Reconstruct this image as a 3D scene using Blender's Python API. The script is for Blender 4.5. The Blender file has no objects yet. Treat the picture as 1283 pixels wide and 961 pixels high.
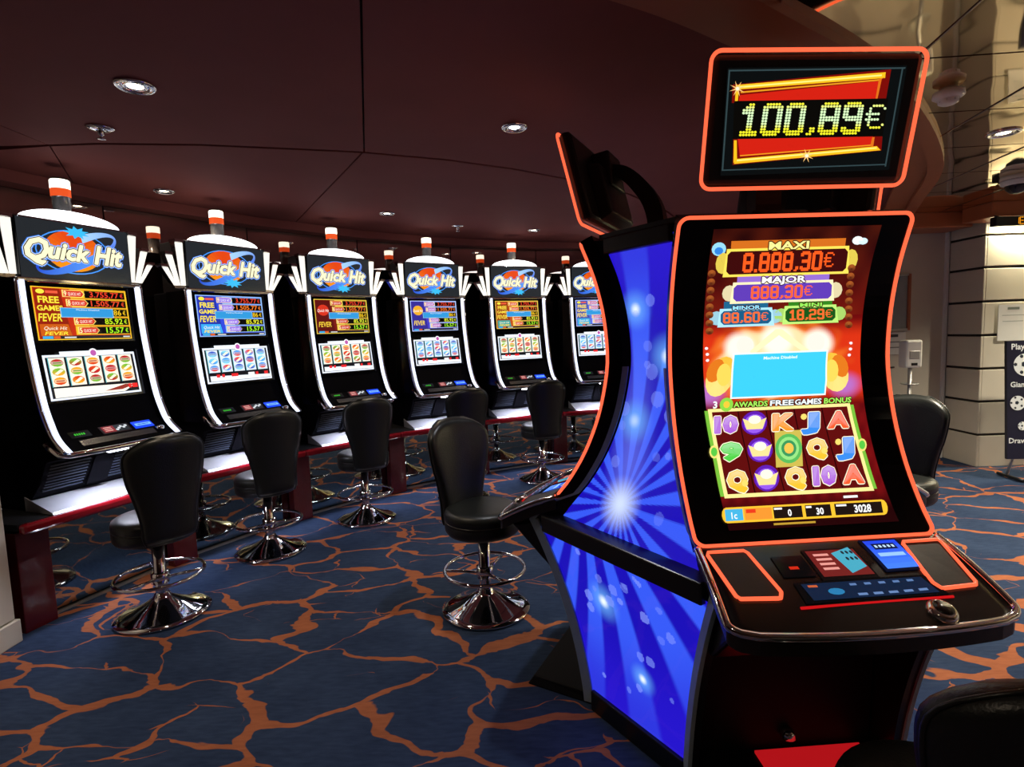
import bpy, math, random
from mathutils import Vector, Matrix
random.seed(7)
PI = math.pi
R = math.radians
scene = bpy.context.scene
col = scene.collection

# ------------------------------------------------------------------ camera
CAM_F, CAM_PITCH, CAM_ROLL, CAM_H = 695.0, R(5.2), R(2.0), 1.55
cam_d = bpy.data.cameras.new('camera')
cam_d.sensor_width = 36.0
cam_d.lens = CAM_F / 1283.0 * 36.0
cam_d.clip_start = 0.02
cam = bpy.data.objects.new('camera', cam_d)
col.objects.link(cam)
Fv = Vector((0, math.cos(CAM_PITCH), -math.sin(CAM_PITCH)))
U0 = Vector((0, math.sin(CAM_PITCH), math.cos(CAM_PITCH)))
R0 = Vector((1, 0, 0))
Xv = math.cos(CAM_ROLL) * R0 - math.sin(CAM_ROLL) * U0
Uv = math.sin(CAM_ROLL) * R0 + math.cos(CAM_ROLL) * U0
cam.matrix_world = Matrix(((Xv.x, Uv.x, -Fv.x, 0), (Xv.y, Uv.y, -Fv.y, 0),
                           (Xv.z, Uv.z, -Fv.z, CAM_H), (0, 0, 0, 1)))
scene.camera = cam

# ------------------------------------------------------------------ world, exposure
world = bpy.data.worlds.new('world')
scene.world = world
world.use_nodes = True
world.node_tree.nodes['Background'].inputs[0].default_value = (0.9, 0.8, 0.75, 1)
world.node_tree.nodes['Background'].inputs[1].default_value = 0.12
vs = scene.view_settings
vs.view_transform = 'Standard'
vs.look = 'None'
vs.exposure = 0.0
vs.gamma = 1.0
vs.use_curve_mapping = False
scene.cycles.max_bounces = 7
scene.cycles.diffuse_bounces = 3
scene.cycles.glossy_bounces = 4
scene.cycles.adaptive_threshold = 0.03

LAMP_INNER = 50.0      # downlights of the dark ceiling, visible and added ones
LAMP_OUTER = 40.0
LAMP_BRIGHT = 200.0     # downlights of the mirrored ceiling, one visible, the rest added

def spot(name, loc, power, color, size=R(130), blend=0.8, rad=0.04, parent=None):
    d = bpy.data.lights.new(name, 'SPOT')
    d.energy = power
    d.color = color
    d.spot_size = size
    d.spot_blend = blend
    d.shadow_soft_size = rad
    o = bpy.data.objects.new(name, d)
    col.objects.link(o)
    o.location = loc
    if parent:
        o.parent = parent
    return o

# ------------------------------------------------------------------ helpers
def lin(c):
    c = c / 255.0
    return c / 12.92 if c <= 0.04045 else ((c + 0.055) / 1.055) ** 2.4
def rgb(r, g, b):
    return (lin(r), lin(g), lin(b))
def mixc(a, b, t):
    t = max(0.0, min(1.0, t))
    return tuple(a[i] + (b[i] - a[i]) * t for i in range(3))
def sstep(a, b, x):
    t = max(0.0, min(1.0, (x - a) / (b - a)))
    return t * t * (3 - 2 * t)

class MB:
    """collects faces, becomes one mesh object"""
    def __init__(s):
        s.v = []; s.f = []; s.c = []; s.sm = []
    def face(s, pts, c=None, sm=False):
        n = len(s.v)
        s.v += [tuple(p) for p in pts]
        s.f.append(tuple(range(n, n + len(pts))))
        s.c.append(c); s.sm.append(sm)
    def add(s, vs, fs, c=None, sm=False):
        n = len(s.v)
        s.v += [tuple(p) for p in vs]
        for f in fs:
            s.f.append(tuple(i + n for i in f)); s.c.append(c); s.sm.append(sm)
    def box(s, x0, x1, y0, y1, z0, z1, c=None):
        vs = [(x, y, z) for z in (z0, z1) for y in (y0, y1) for x in (x0, x1)]
        s.add(vs, [(0, 2, 3, 1), (4, 5, 7, 6), (0, 1, 5, 4), (2, 6, 7, 3), (0, 4, 6, 2), (1, 3, 7, 5)], c)
        return s
    def hexa(s, b, t, c=None):
        vs = list(b) + list(t)
        s.add(vs, [(3, 2, 1, 0), (4, 5, 6, 7), (0, 1, 5, 4), (1, 2, 6, 5), (2, 3, 7, 6), (3, 0, 4, 7)], c)
        return s
    def prism(s, poly, fn, a, b, c=None):
        """poly: 2d points; fn(p, t) -> 3d; extruded from t=a to t=b"""
        n = len(poly)
        vs = [fn(p, a) for p in poly] + [fn(p, b) for p in poly]
        fs = [tuple(range(n))[::-1], tuple(range(n, 2 * n))]
        fs += [(i, (i + 1) % n, n + (i + 1) % n, n + i) for i in range(n)]
        s.add(vs, fs, c)
        return s
    def grid(s, fn, nu, nv, c=None, sm=True, colfn=None, closeu=False):
        n = len(s.v)
        for j in range(nv + 1):
            for i in range(nu + (0 if closeu else 1)):
                s.v.append(tuple(fn(i / nu, j / nv)))
        w = nu if closeu else nu + 1
        for j in range(nv):
            for i in range(nu):
                i2 = (i + 1) % w if closeu else i + 1
                s.f.append((n + j * w + i, n + j * w + i2, n + (j + 1) * w + i2, n + (j + 1) * w + i))
                s.c.append(colfn((i + .5) / nu, (j + .5) / nv) if colfn else c)
                s.sm.append(sm)
        return s
    def lathe(s, prof, n=24, cx=0, cy=0, sm=True, c=None):
        s.grid(lambda u, w: (cx + prof[round(w * (len(prof) - 1))][0] * math.cos(2 * PI * u),
                             cy + prof[round(w * (len(prof) - 1))][0] * math.sin(2 * PI * u),
                             prof[round(w * (len(prof) - 1))][1]), n, len(prof) - 1, c=c, sm=sm, closeu=True)
        return s
    def tube(s, path, r, n=8, closed=False, c=None, sm=True):
        path = [Vector(p) for p in path]
        m = len(path)
        rings = []
        up = Vector((0.0123, 0.0456, 1)).normalized()
        prev = None
        for i, p in enumerate(path):
            if closed:
                t = path[(i + 1) % m] - path[(i - 1) % m]
            else:
                t = path[min(i + 1, m - 1)] - path[max(i - 1, 0)]
            t.normalize()
            if prev is None:
                a = up if abs(t.dot(up)) < .95 else Vector((1, 0, 0))
                nx = (a - t * a.dot(t)).normalized()
            else:
                nx = (prev - t * prev.dot(t)).normalized()
            prev = nx
            ny = t.cross(nx)
            rr = r[i] if isinstance(r, (list, tuple)) else r
            rings.append([p + rr * (math.cos(2 * PI * k / n) * nx + math.sin(2 * PI * k / n) * ny) for k in range(n)])
        base = len(s.v)
        for rg in rings:
            s.v += [tuple(q) for q in rg]
        for i in range(m if closed else m - 1):
            j = (i + 1) % m
            for k in range(n):
                k2 = (k + 1) % n
                s.f.append((base + i * n + k, base + i * n + k2, base + j * n + k2, base + j * n + k))
                s.c.append(c); s.sm.append(sm)
        if not closed:
            s.f.append(tuple(base + k for k in range(n))[::-1]); s.c.append(c); s.sm.append(False)
            s.f.append(tuple(base + (m - 1) * n + k for k in range(n))); s.c.append(c); s.sm.append(False)
        return s
    def mesh(s, name, mat):
        me = bpy.data.meshes.new(name)
        me.from_pydata(s.v, [], s.f)
        if any(s.sm):
            me.polygons.foreach_set('use_smooth', s.sm)
        if any(c is not None for c in s.c):
            at = me.color_attributes.new('Col', 'FLOAT_COLOR', 'CORNER')
            buf = []
            for f, c in zip(s.f, s.c):
                c = c or (0, 0, 0)
                buf += [c[0], c[1], c[2], 1.0] * len(f)
            at.data.foreach_set('color', buf)
        if mat:
            me.materials.append(mat)
        me.update()
        return me
    def build(s, name, mat, parent=None, bevel=0, fix=True, seg=2, loc=None):
        me = s.mesh(name, mat)
        if fix:
            import bmesh
            bm = bmesh.new(); bm.from_mesh(me)
            bmesh.ops.remove_doubles(bm, verts=bm.verts, dist=1e-5)
            bmesh.ops.recalc_face_normals(bm, faces=bm.faces)
            bm.to_mesh(me); bm.free()
        o = bpy.data.objects.new(name, me)
        col.objects.link(o)
        if parent:
            o.parent = parent
        if loc:
            o.location = loc
        if bevel:
            b = o.modifiers.new('bevel', 'BEVEL')
            b.width = bevel; b.segments = seg; b.limit_method = 'ANGLE'; b.angle_limit = R(40)
        return o

def from_mesh(name, me, parent=None, loc=None, rot=None):
    o = bpy.data.objects.new(name, me)
    col.objects.link(o)
    if parent: o.parent = parent
    if loc: o.location = loc
    if rot: o.rotation_euler = rot
    return o
def tag(o, label, cat, group=None):
    o['label'] = label; o['category'] = cat
    if group: o['group'] = group
    return o
def struct(o, label=None):
    o['kind'] = 'structure'
    if label: o['label'] = label
    return o
def empty(name, loc, rz=0):
    o = bpy.data.objects.new(name, None)
    o.empty_display_size = 0.1
    col.objects.link(o)
    o.location = loc
    o.rotation_euler = (0, 0, rz)
    return o
def children(o):
    return [c for c in bpy.data.objects if c.parent == o]
def copy_tree(o, parent=None, depth=0):
    c = o.copy()
    col.objects.link(c)
    c.parent = parent
    for ch in list(o.children):
        copy_tree(ch, c, depth + 1)
    return c

# ------------------------------------------------------------------ materials
def new_mat(name):
    m = bpy.data.materials.new(name)
    m.use_nodes = True
    nt = m.node_tree
    b = nt.nodes['Principled BSDF']
    return m, nt, b
def pmat(name, c, rough=0.5, metal=0.0, spec=0.5, noise=0.0, nscale=20, bump=0.0, bscale=60, coat=0.0):
    m, nt, b = new_mat(name)
    b.inputs['Base Color'].default_value = (*c, 1)
    b.inputs['Roughness'].default_value = rough
    b.inputs['Metallic'].default_value = metal
    b.inputs['Specular IOR Level'].default_value = spec
    b.inputs['Coat Weight'].default_value = coat
    b.inputs['Coat Roughness'].default_value = 0.05
    tc = nt.nodes.new('ShaderNodeTexCoord')
    if noise:
        n = nt.nodes.new('ShaderNodeTexNoise'); n.inputs['Scale'].default_value = nscale; n.inputs['Detail'].default_value = 4
        nt.links.new(tc.outputs['Object'], n.inputs['Vector'])
        mx = nt.nodes.new('ShaderNodeMix'); mx.data_type = 'RGBA'
        mx.inputs['A'].default_value = (*[x * (1 - noise) for x in c], 1)
        mx.inputs['B'].default_value = (*[min(1, x * (1 + noise)) for x in c], 1)
        nt.links.new(n.outputs['Fac'], mx.inputs['Factor'])
        nt.links.new(mx.outputs['Result'], b.inputs['Base Color'])
    if bump:
        n = nt.nodes.new('ShaderNodeTexNoise'); n.inputs['Scale'].default_value = bscale; n.inputs['Detail'].default_value = 3
        nt.links.new(tc.outputs['Object'], n.inputs['Vector'])
        bp = nt.nodes.new('ShaderNodeBump'); bp.inputs['Strength'].default_value = bump; bp.inputs['Distance'].default_value = 0.01
        nt.links.new(n.outputs['Fac'], bp.inputs['Height'])
        nt.links.new(bp.outputs['Normal'], b.inputs['Normal'])
    return m
def emat(name, c, strength=1.0):
    m, nt, b = new_mat(name)
    b.inputs['Base Color'].default_value = (*[x * .5 for x in c], 1)
    b.inputs['Roughness'].default_value = .4
    b.inputs['Emission Color'].default_value = (*c, 1)
    b.inputs['Emission Strength'].default_value = strength
    return m
def screen_mat(name, strength, rough=0.12, spec=0.4):
    m, nt, b = new_mat(name)
    b.inputs['Base Color'].default_value = (0.004, 0.004, 0.005, 1)
    b.inputs['Roughness'].default_value = rough
    b.inputs['Specular IOR Level'].default_value = spec
    a = nt.nodes.new('ShaderNodeAttribute'); a.attribute_name = 'Col'
    nt.links.new(a.outputs['Color'], b.inputs['Emission Color'])
    b.inputs['Emission Strength'].default_value = strength
    m.cycles.emission_sampling = 'NONE'
    return m
def print_mat(name, rough=0.5):
    m, nt, b = new_mat(name)
    b.inputs['Roughness'].default_value = rough
    a = nt.nodes.new('ShaderNodeAttribute'); a.attribute_name = 'Col'
    nt.links.new(a.outputs['Color'], b.inputs['Base Color'])
    return m

M = {}
M['black'] = pmat('black_plastic', (0.006, 0.006, 0.007), 0.3, spec=0.4, noise=.3, nscale=8)
M['black_matte'] = pmat('black_matte', (0.006, 0.006, 0.007), 0.6, spec=0.15, noise=.3, nscale=8)
M['belly'] = pmat('black_belly', (0.004, 0.004, 0.006), 0.8, spec=0.03, noise=.3, nscale=8)
M['arm'] = pmat('dark_grey_housing', (0.022, 0.026, 0.026), 0.4, spec=0.4, noise=.2, nscale=9)
M['gloss'] = pmat('black_gloss', (0.004, 0.004, 0.005), 0.12, spec=0.16, noise=.2, nscale=5)
M['slat'] = pmat('vent_slat', (0.035, 0.045, 0.07), 0.3, spec=0.5, noise=.2, nscale=20)
M['deck'] = pmat('brown_black_deck', (0.014, 0.011, 0.010), 0.25, spec=0.5, noise=.3, nscale=9)
M['pad'] = pmat('speaker_pad', (0.045, 0.035, 0.028), 0.45, noise=.3, nscale=120)
M['chrome'] = pmat('chrome', (0.8, 0.8, 0.82), 0.06, metal=1.0, noise=.05, nscale=9)
M['steel'] = pmat('brushed_steel', (0.30, 0.40, 0.42), 0.45, metal=0.3, noise=.15, nscale=30)
M['ledge'] = pmat('ledge_steel', (0.72, 0.74, 0.80), 0.35, metal=0.6, noise=.1, nscale=14)
M['red_lacquer'] = pmat('red_lacquer', (0.17, 0.004, 0.008), 0.15, spec=0.6, noise=.15, nscale=6, coat=.6)
M['red_post'] = pmat('dark_red_post', (0.10, 0.006, 0.008), 0.25, spec=0.5, noise=.2, nscale=6)
M['mirror'] = pmat('smoked_mirror', (0.36, 0.38, 0.34), 0.03, metal=1.0, noise=.04, nscale=4)
M['wall_mirror'] = pmat('dim_wall_mirror', (0.55, 0.46, 0.42), 0.03, metal=1.0, noise=.04, nscale=4)
M['leather'] = pmat('black_leather', (0.008, 0.010, 0.0095), 0.36, spec=0.5, noise=.2, nscale=12, bump=.12, bscale=160)
M['neon'] = emat('orange_neon', (1.0, 0.125, 0.05), 1.35)
M['white_tube'] = emat('white_light_strip', (0.74, 0.80, 1.0), 1.5)
M['lamp_white'] = emat('white_lamp', (1.0, 0.97, 0.88), 1.05)
M['lamp_arch'] = emat('arch_lamp', (0.93, 0.97, 1.0), 2.6)
M['under'] = emat('white_under_light', (0.86, 0.90, 1.0), 14.0)
M['red_glow'] = emat('red_foot_light', (0.55, 0.008, 0.012), 0.75)
M['candle_white'] = emat('candle_white', (1.0, 0.93, 0.75), 2.6)
M['candle_red'] = emat('candle_red', (0.9, 0.10, 0.02), 0.9)
M['candle_grey'] = pmat('candle_clear', (0.35, 0.35, 0.35), 0.15, metal=.6, noise=.3, nscale=90)
M['screen'] = screen_mat('lit_screen', 1.15, spec=.12)
M['screen_soft'] = screen_mat('lit_sign', 1.1)
M['panel_art'] = screen_mat('backlit_panel', 1.1, rough=.06)
M['print'] = print_mat('printed_board', .35)
M['cream'] = pmat('cream_stone', (0.60, 0.55, 0.46), 0.35, noise=.06, nscale=5, bump=.02, bscale=30)
M['cream_gap'] = pmat('joint_dark', (0.03, 0.025, 0.02), 0.8, noise=.1)
M['white_pl'] = pmat('white_plastic', (0.75, 0.75, 0.72), 0.35, noise=.03, nscale=20)
M['grey_metal'] = pmat('grey_metal', (0.5, 0.5, 0.5), 0.35, metal=.8, noise=.1)
M['brown'] = pmat('brown_lacquer', (0.38, 0.115, 0.048), 0.35, spec=.4, noise=.12, nscale=4)
M['ceil'] = pmat('maroon_ceiling', (0.23, 0.070, 0.066), 0.75, spec=.12, noise=.12, nscale=2.5)
M['ceil_gap'] = pmat('ceiling_gap', (0.012, 0.006, 0.006), 0.8, noise=.1)
M['lamp_disc'] = emat('downlight_lamp', (1.0, 0.86, 0.62), 18.0)
M['lamp_disc_cool'] = emat('downlight_lamp_cool', (0.85, 0.9, 1.0), 16.0)
M['dark_wall'] = pmat('dark_wall', (0.07, 0.035, 0.03), 0.6, noise=.1, nscale=3)
M['glass_dark'] = pmat('dark_dome', (0.01, 0.01, 0.012), 0.05, spec=.6, noise=.1)
M['pane'] = pmat('grey_pane', (0.30, 0.34, 0.34), 0.06, spec=.7, noise=.25, nscale=3)

def gold_mirror():
    m, nt, b = new_mat('gold_ceiling_mirror')
    b.inputs['Base Color'].default_value = (0.86, 0.68, 0.42, 1)
    b.inputs['Metallic'].default_value = 1.0
    b.inputs['Roughness'].default_value = 0.04
    tc = nt.nodes.new('ShaderNodeTexCoord')
    n = nt.nodes.new('ShaderNodeTexNoise'); n.inputs['Scale'].default_value = 2.2; n.inputs['Detail'].default_value = 1.0
    bp = nt.nodes.new('ShaderNodeBump'); bp.inputs['Strength'].default_value = 0.10; bp.inputs['Distance'].default_value = 0.05
    nt.links.new(tc.outputs['Object'], n.inputs['Vector'])
    nt.links.new(n.outputs['Fac'], bp.inputs['Height'])
    nt.links.new(bp.outputs['Normal'], b.inputs['Normal'])
    return m
M['gold_mirror'] = gold_mirror()

def carpet_mat():
    m, nt, b = new_mat('carpet')
    L = nt.links.new
    N = nt.nodes.new
    b.inputs['Roughness'].default_value = 0.95
    b.inputs['Specular IOR Level'].default_value = 0.1
    tc = N('ShaderNodeTexCoord')
    mp = N('ShaderNodeMapping'); mp.inputs['Rotation'].default_value = (0, 0, R(-38)); mp.inputs['Scale'].default_value = (1.0, 1.55, 1)
    L(tc.outputs['Object'], mp.inputs['Vector'])
    def warp(src, scale, amt):
        n = N('ShaderNodeTexNoise'); n.inputs['Scale'].default_value = scale; n.inputs['Detail'].default_value = 2
        L(src, n.inputs['Vector'])
        s = N('ShaderNodeVectorMath'); s.operation = 'SUBTRACT'; s.inputs[1].default_value = (.5, .5, .5)
        L(n.outputs['Color'], s.inputs[0])
        k = N('ShaderNodeVectorMath'); k.operation = 'SCALE'; k.inputs['Scale'].default_value = amt
        L(s.outputs[0], k.inputs[0])
        a = N('ShaderNodeVectorMath'); a.operation = 'ADD'
        L(src, a.inputs[0]); L(k.outputs[0], a.inputs[1])
        return a.outputs[0]
    w = warp(mp.outputs[0], 1.7, 0.55)
    w = warp(w, 7.0, 0.10)
    def veins(scale, base, amp, wscale, offs):
        v = N('ShaderNodeTexVoronoi'); v.feature = 'DISTANCE_TO_EDGE'; v.voronoi_dimensions = '2D'; v.inputs['Scale'].default_value = scale
        o = N('ShaderNodeVectorMath'); o.operation = 'ADD'; o.inputs[1].default_value = (offs, offs * .7, 0)
        L(w, o.inputs[0]); L(o.outputs[0], v.inputs['Vector'])
        n = N('ShaderNodeTexNoise'); n.inputs['Scale'].default_value = wscale; n.inputs['Detail'].default_value = 3
        L(o.outputs[0], n.inputs['Vector'])
        mr = N('ShaderNodeMapRange'); mr.inputs['From Min'].default_value = .38; mr.inputs['From Max'].default_value = .70
        mr.inputs['To Min'].default_value = base; mr.inputs['To Max'].default_value = base + amp
        L(n.outputs['Fac'], mr.inputs['Value'])
        d = N('ShaderNodeMath'); d.operation = 'SUBTRACT'
        L(mr.outputs[0], d.inputs[0]); L(v.outputs['Distance'], d.inputs[1])
        e = N('ShaderNodeMapRange'); e.inputs['From Min'].default_value = -0.003; e.inputs['From Max'].default_value = 0.006
        L(d.outputs[0], e.inputs['Value'])
        return e.outputs[0]
    a = veins(1.8, 0.006, 0.088, 2.2, 0.0)
    c = veins(3.6, -0.09, 0.15, 1.6, 3.7)
    mx = N('ShaderNodeMath'); mx.operation = 'MAXIMUM'
    L(a, mx.inputs[0]); L(c, mx.inputs[1])
    # streaky blue ground
    n2 = N('ShaderNodeTexNoise'); n2.inputs['Scale'].default_value = 3.0; n2.inputs['Detail'].default_value = 5
    L(tc.outputs['Object'], n2.inputs['Vector'])
    mp2 = N('ShaderNodeMapping'); mp2.inputs['Scale'].default_value = (14, 60, 1); mp2.inputs['Rotation'].default_value = (0, 0, R(20))
    L(tc.outputs['Object'], mp2.inputs['Vector'])
    n3 = N('ShaderNodeTexNoise'); n3.inputs['Scale'].default_value = 1.0; n3.inputs['Detail'].default_value = 3
    L(mp2.outputs[0], n3.inputs['Vector'])
    ad = N('ShaderNodeMath'); ad.operation = 'MULTIPLY_ADD'; ad.inputs[1].default_value = .5
    L(n3.outputs['Fac'], ad.inputs[0]); 
    hl = N('ShaderNodeMath'); hl.operation = 'MULTIPLY'; hl.inputs[1].default_value = .5
    L(n2.outputs['Fac'], hl.inputs[0]); L(hl.outputs[0], ad.inputs[2])
    cr = N('ShaderNodeValToRGB')
    cr.color_ramp.elements[0].position = .3; cr.color_ramp.elements[0].color = (0.016, 0.028, 0.066, 1)
    cr.color_ramp.elements[1].position = .7; cr.color_ramp.elements[1].color = (0.036, 0.060, 0.120, 1)
    L(ad.outputs[0], cr.inputs['Fac'])
    cr2 = N('ShaderNodeValToRGB')
    cr2.color_ramp.elements[0].position = .3; cr2.color_ramp.elements[0].color = (0.26, 0.085, 0.040, 1)
    cr2.color_ramp.elements[1].position = .7; cr2.color_ramp.elements[1].color = (0.42, 0.14, 0.065, 1)
    L(ad.outputs[0], cr2.inputs['Fac'])
    mc = N('ShaderNodeMix'); mc.data_type = 'RGBA'
    L(mx.outputs[0], mc.inputs['Factor']); L(cr.outputs[0], mc.inputs['A']); L(cr2.outputs[0], mc.inputs['B'])
    L(mc.outputs['Result'], b.inputs['Base Color'])
    bp = N('ShaderNodeBump'); bp.inputs['Strength'].default_value = .25; bp.inputs['Distance'].default_value = .004
    n4 = N('ShaderNodeTexNoise'); n4.inputs['Scale'].default_value = 350
    L(tc.outputs['Object'], n4.inputs['Vector']); L(n4.outputs['Fac'], bp.inputs['Height']); L(bp.outputs[0], b.inputs['Normal'])
    return m
M['carpet'] = carpet_mat()

# ------------------------------------------------------------------ flat artwork for screens and signs
_tc = {}
def text_tris(body, shear=0.0, offset=0.0):
    key = (body, shear, offset)
    if key in _tc:
        return _tc[key]
    cu = bpy.data.curves.new('lettering', 'FONT')
    cu.body = body; cu.size = 1.0; cu.shear = shear; cu.offset = offset; cu.resolution_u = 2
    cu.fill_mode = 'FRONT'
    ob = bpy.data.objects.new('lettering', cu)
    me = bpy.data.meshes.new_from_object(ob)
    V = [(v.co.x, v.co.y) for v in me.vertices]
    Fs = [tuple(p.vertices) for p in me.polygons]
    bpy.data.objects.remove(ob); bpy.data.curves.remove(cu); bpy.data.meshes.remove(me)
    if offset and V:      # keep sharp joins from spiking
        V0, _ = text_tris(body, shear, 0.0)
        a0, a1 = min(p[0] for p in V0) - offset * 1.5, max(p[0] for p in V0) + offset * 1.5
        b0, b1 = min(p[1] for p in V0) - offset * 1.5, max(p[1] for p in V0) + offset * 1.5
        V = [(min(a1, max(a0, p[0])), min(b1, max(b0, p[1]))) for p in V]
    _tc[key] = (V, Fs)
    return _tc[key]

class Art:
    """coloured flat shapes laid on a surface; put(x, y, layer) -> 3d point"""
    def __init__(s, put):
        s.m = MB(); s.put = put; s.layer = 1
    def up(s):
        s.layer += 1
    split = 0
    def poly(s, pts, c):
        if s.split:
            lo, hi = min(p[1] for p in pts), max(p[1] for p in pts)
            n = int((hi - lo) / s.split) + 1
            if n > 1:
                for k in range(n):
                    a, b = lo + (hi - lo) * k / n, lo + (hi - lo) * (k + 1) / n
                    q = [Vector(p) for p in pts]
                    for lim, sg in ((a, 1), (b, -1)):
                        out = []
                        for i in range(len(q)):
                            p0, p1 = q[i], q[(i + 1) % len(q)]
                            d0, d1 = (p0.y - lim) * sg, (p1.y - lim) * sg
                            if d0 >= 0: out.append(p0)
                            if d0 * d1 < 0: out.append(p0 + (p1 - p0) * (d0 / (d0 - d1)))
                        q = out
                        if len(q) < 3: break
                    if len(q) >= 3:
                        s.m.face([s.put(p.x, p.y, s.layer) for p in q], c)
                return
        s.m.face([s.put(x, y, s.layer) for x, y in pts], c)
    def rect(s, x0, y0, x1, y1, c, nx=1, ny=1, c2=None):
        for j in range(ny):
            for i in range(nx):
                xa, xb = x0 + (x1 - x0) * i / nx, x0 + (x1 - x0) * (i + 1) / nx
                ya, yb = y0 + (y1 - y0) * j / ny, y0 + (y1 - y0) * (j + 1) / ny
                cc = c if c2 is None else mixc(c, c2, (j + .5) / ny)
                s.poly([(xa, ya), (xb, ya), (xb, yb), (xa, yb)], cc)
    def frame(s, x0, y0, x1, y1, t, c, ny=1):
        s.rect(x0, y0, x1, y0 + t, c); s.rect(x0, y1 - t, x1, y1, c)
        s.rect(x0, y0 + t, x0 + t, y1 - t, c, 1, ny); s.rect(x1 - t, y0 + t, x1, y1 - t, c, 1, ny)
    def ell(s, cx, cy, rx, ry, c, n=20, rot=0, a0=0, a1=2 * PI, c2=None):
        ca, sa = math.cos(rot), math.sin(rot)
        f = lambda a: (cx + rx * math.cos(a) * ca - ry * math.sin(a) * sa, cy + rx * math.cos(a) * sa + ry * math.sin(a) * ca)
        for k in range(n):
            A, B = a0 + (a1 - a0) * k / n, a0 + (a1 - a0) * (k + 1) / n
            cc = c if c2 is None else mixc(c, c2, (math.sin((A + B) / 2) + 1) / 2)
            s.poly([(cx, cy), f(A), f(B)], cc)
    def ring(s, cx, cy, rx, ry, t, c, n=28, rot=0, a0=0, a1=2 * PI, t2=None, c2=None):
        ca, sa = math.cos(rot), math.sin(rot)
        def f(a, k):
            return (cx + (rx - k) * math.cos(a) * ca - (ry - k) * math.sin(a) * sa, cy + (rx - k) * math.cos(a) * sa + (ry - k) * math.sin(a) * ca)
        for k in range(n):
            A, B = a0 + (a1 - a0) * k / n, a0 + (a1 - a0) * (k + 1) / n
            tt = lambda a: t if t2 is None else t + (t2 - t) * abs(math.sin(a))
            cc = c if c2 is None else mixc(c, c2, k / n)
            s.poly([f(A, 0), f(B, 0), f(B, tt(B)), f(A, tt(A))], cc)
    def text(s, body, x, y, h, c, shear=0.0, offset=0.0, align='c', width=None, flip=1, slope=0.0, c2=None, outline=0.0, oy=None):
        """x,y: anchor (baseline-centre); h: cap height; flip=-1 when y runs down"""
        if outline:
            oy = outline if oy is None else oy
            for k in range(8):
                a = 2 * PI * k / 8
                s.text(body, x + outline * math.cos(a), y + oy * math.sin(a), h, c, shear, offset, align, width, flip, slope)
            return
        V, Fs = text_tris(body, shear, offset)
        if not V: return
        V0, _ = text_tris(body, shear, 0.0)
        xs = [p[0] for p in V0]; x0, x1 = min(xs), max(xs)
        k = h / 0.729
        kx = k if width is None else width / max(1e-6, (x1 - x0))
        ax = {'c': (x0 + x1) / 2, 'l': x0, 'r': x1}[align]
        pts = [(x + (p[0] - ax) * kx, y + flip * p[1] * k + slope * (p[0] - ax) * kx) for p in V]
        base = len(s.m.v)
        s.m.v += [tuple(s.put(a, b, s.layer)) for a, b in pts]
        for f in Fs:
            cc = c
            if c2 is not None:
                my = sum(V[i][1] for i in f) / len(f)
                cc = mixc(c, c2, my / .729)
            s.m.f.append(tuple(i + base for i in f)); s.m.c.append(cc); s.m.sm.append(False)
    def build(s, name, mat, parent=None):
        return s.m.build(name, mat, parent, fix=False)

# dot characters: 7 columns x 12 rows, strokes two dots wide
def dotchar(ch):
    g = [[0] * 7 for _ in range(12)]
    def seg(x0, x1, y0, y1):
        for y in range(y0, y1 + 1):
            for x in range(x0, x1 + 1):
                g[y][x] = 1
    T, Mi, B = (1, 5, 0, 1), (1, 5, 5, 6), (1, 5, 10, 11)
    UL, UR, LL, LR = (0, 1, 1, 5), (5, 6, 1, 5), (0, 1, 6, 10), (5, 6, 6, 10)
    S = {'0': (T, B, UL, UR, LL, LR, (0, 1, 5, 6), (5, 6, 5, 6)), '8': (T, Mi, B, UL, UR, LL, LR), '9': (T, Mi, UL, UR, (5, 6, 5, 10), B, (0, 1, 9, 10)),
         '1': ((3, 4, 0, 11), (1, 2, 2, 3), (1, 6, 10, 11)), '3': (T, B, Mi, UR, LR, (0, 1, 1, 2), (0, 1, 9, 10)),
         '6': (T, B, Mi, UL, LL, LR, (0, 1, 5, 6), (5, 6, 1, 2)), '2': (T, B, Mi, UR, LL, (0, 1, 1, 2), (0, 6, 10, 11)), ',': (), '.': ()}
    for q in S.get(ch, ()):
        seg(*q)
    if ch == '1':
        g[1][2] = 1
    return g
EURO = ["..####.", ".#....#", ".#.....", "#####..", ".#.....", "#####..", ".#.....", ".#....#", "..####."]
def dots(text):
    """list of (col, row) of lit dots and total columns"""
    out = []; x = 0
    for ch in text:
        if ch == ',':
            for p in ((2, 9), (1, 9), (2, 10), (1, 10), (0, 11), (1, 11)): out.append((x + p[0], p[1]))
            x += 4
        elif ch == '.':
            for p in ((0, 10), (1, 10), (0, 11), (1, 11)): out.append((x + p[0], p[1]))
            x += 3
        elif ch == 'E':
            for j, r_ in enumerate(EURO):
                for i, q in enumerate(r_):
                    if q == '#': out.append((x + i, j + 1))
            x += 8
        else:
            g = dotchar(ch)
            for j in range(12):
                for i in range(7):
                    if g[j][i]: out.append((x + i, j))
            x += 8
    return out, x - 1

# ================================================================== STRUCTURE
ZC = 2.64            # dark ceiling
ZM = 2.615           # mirrored ceiling
f = MB(); f.face([(-4.6, -3.6, 0), (8, -3.6, 0), (8, 9.6, 0), (-4.6, 9.6, 0)])
struct(f.build('floor', M['carpet']), 'dark blue carpet with orange branching veins')

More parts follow.
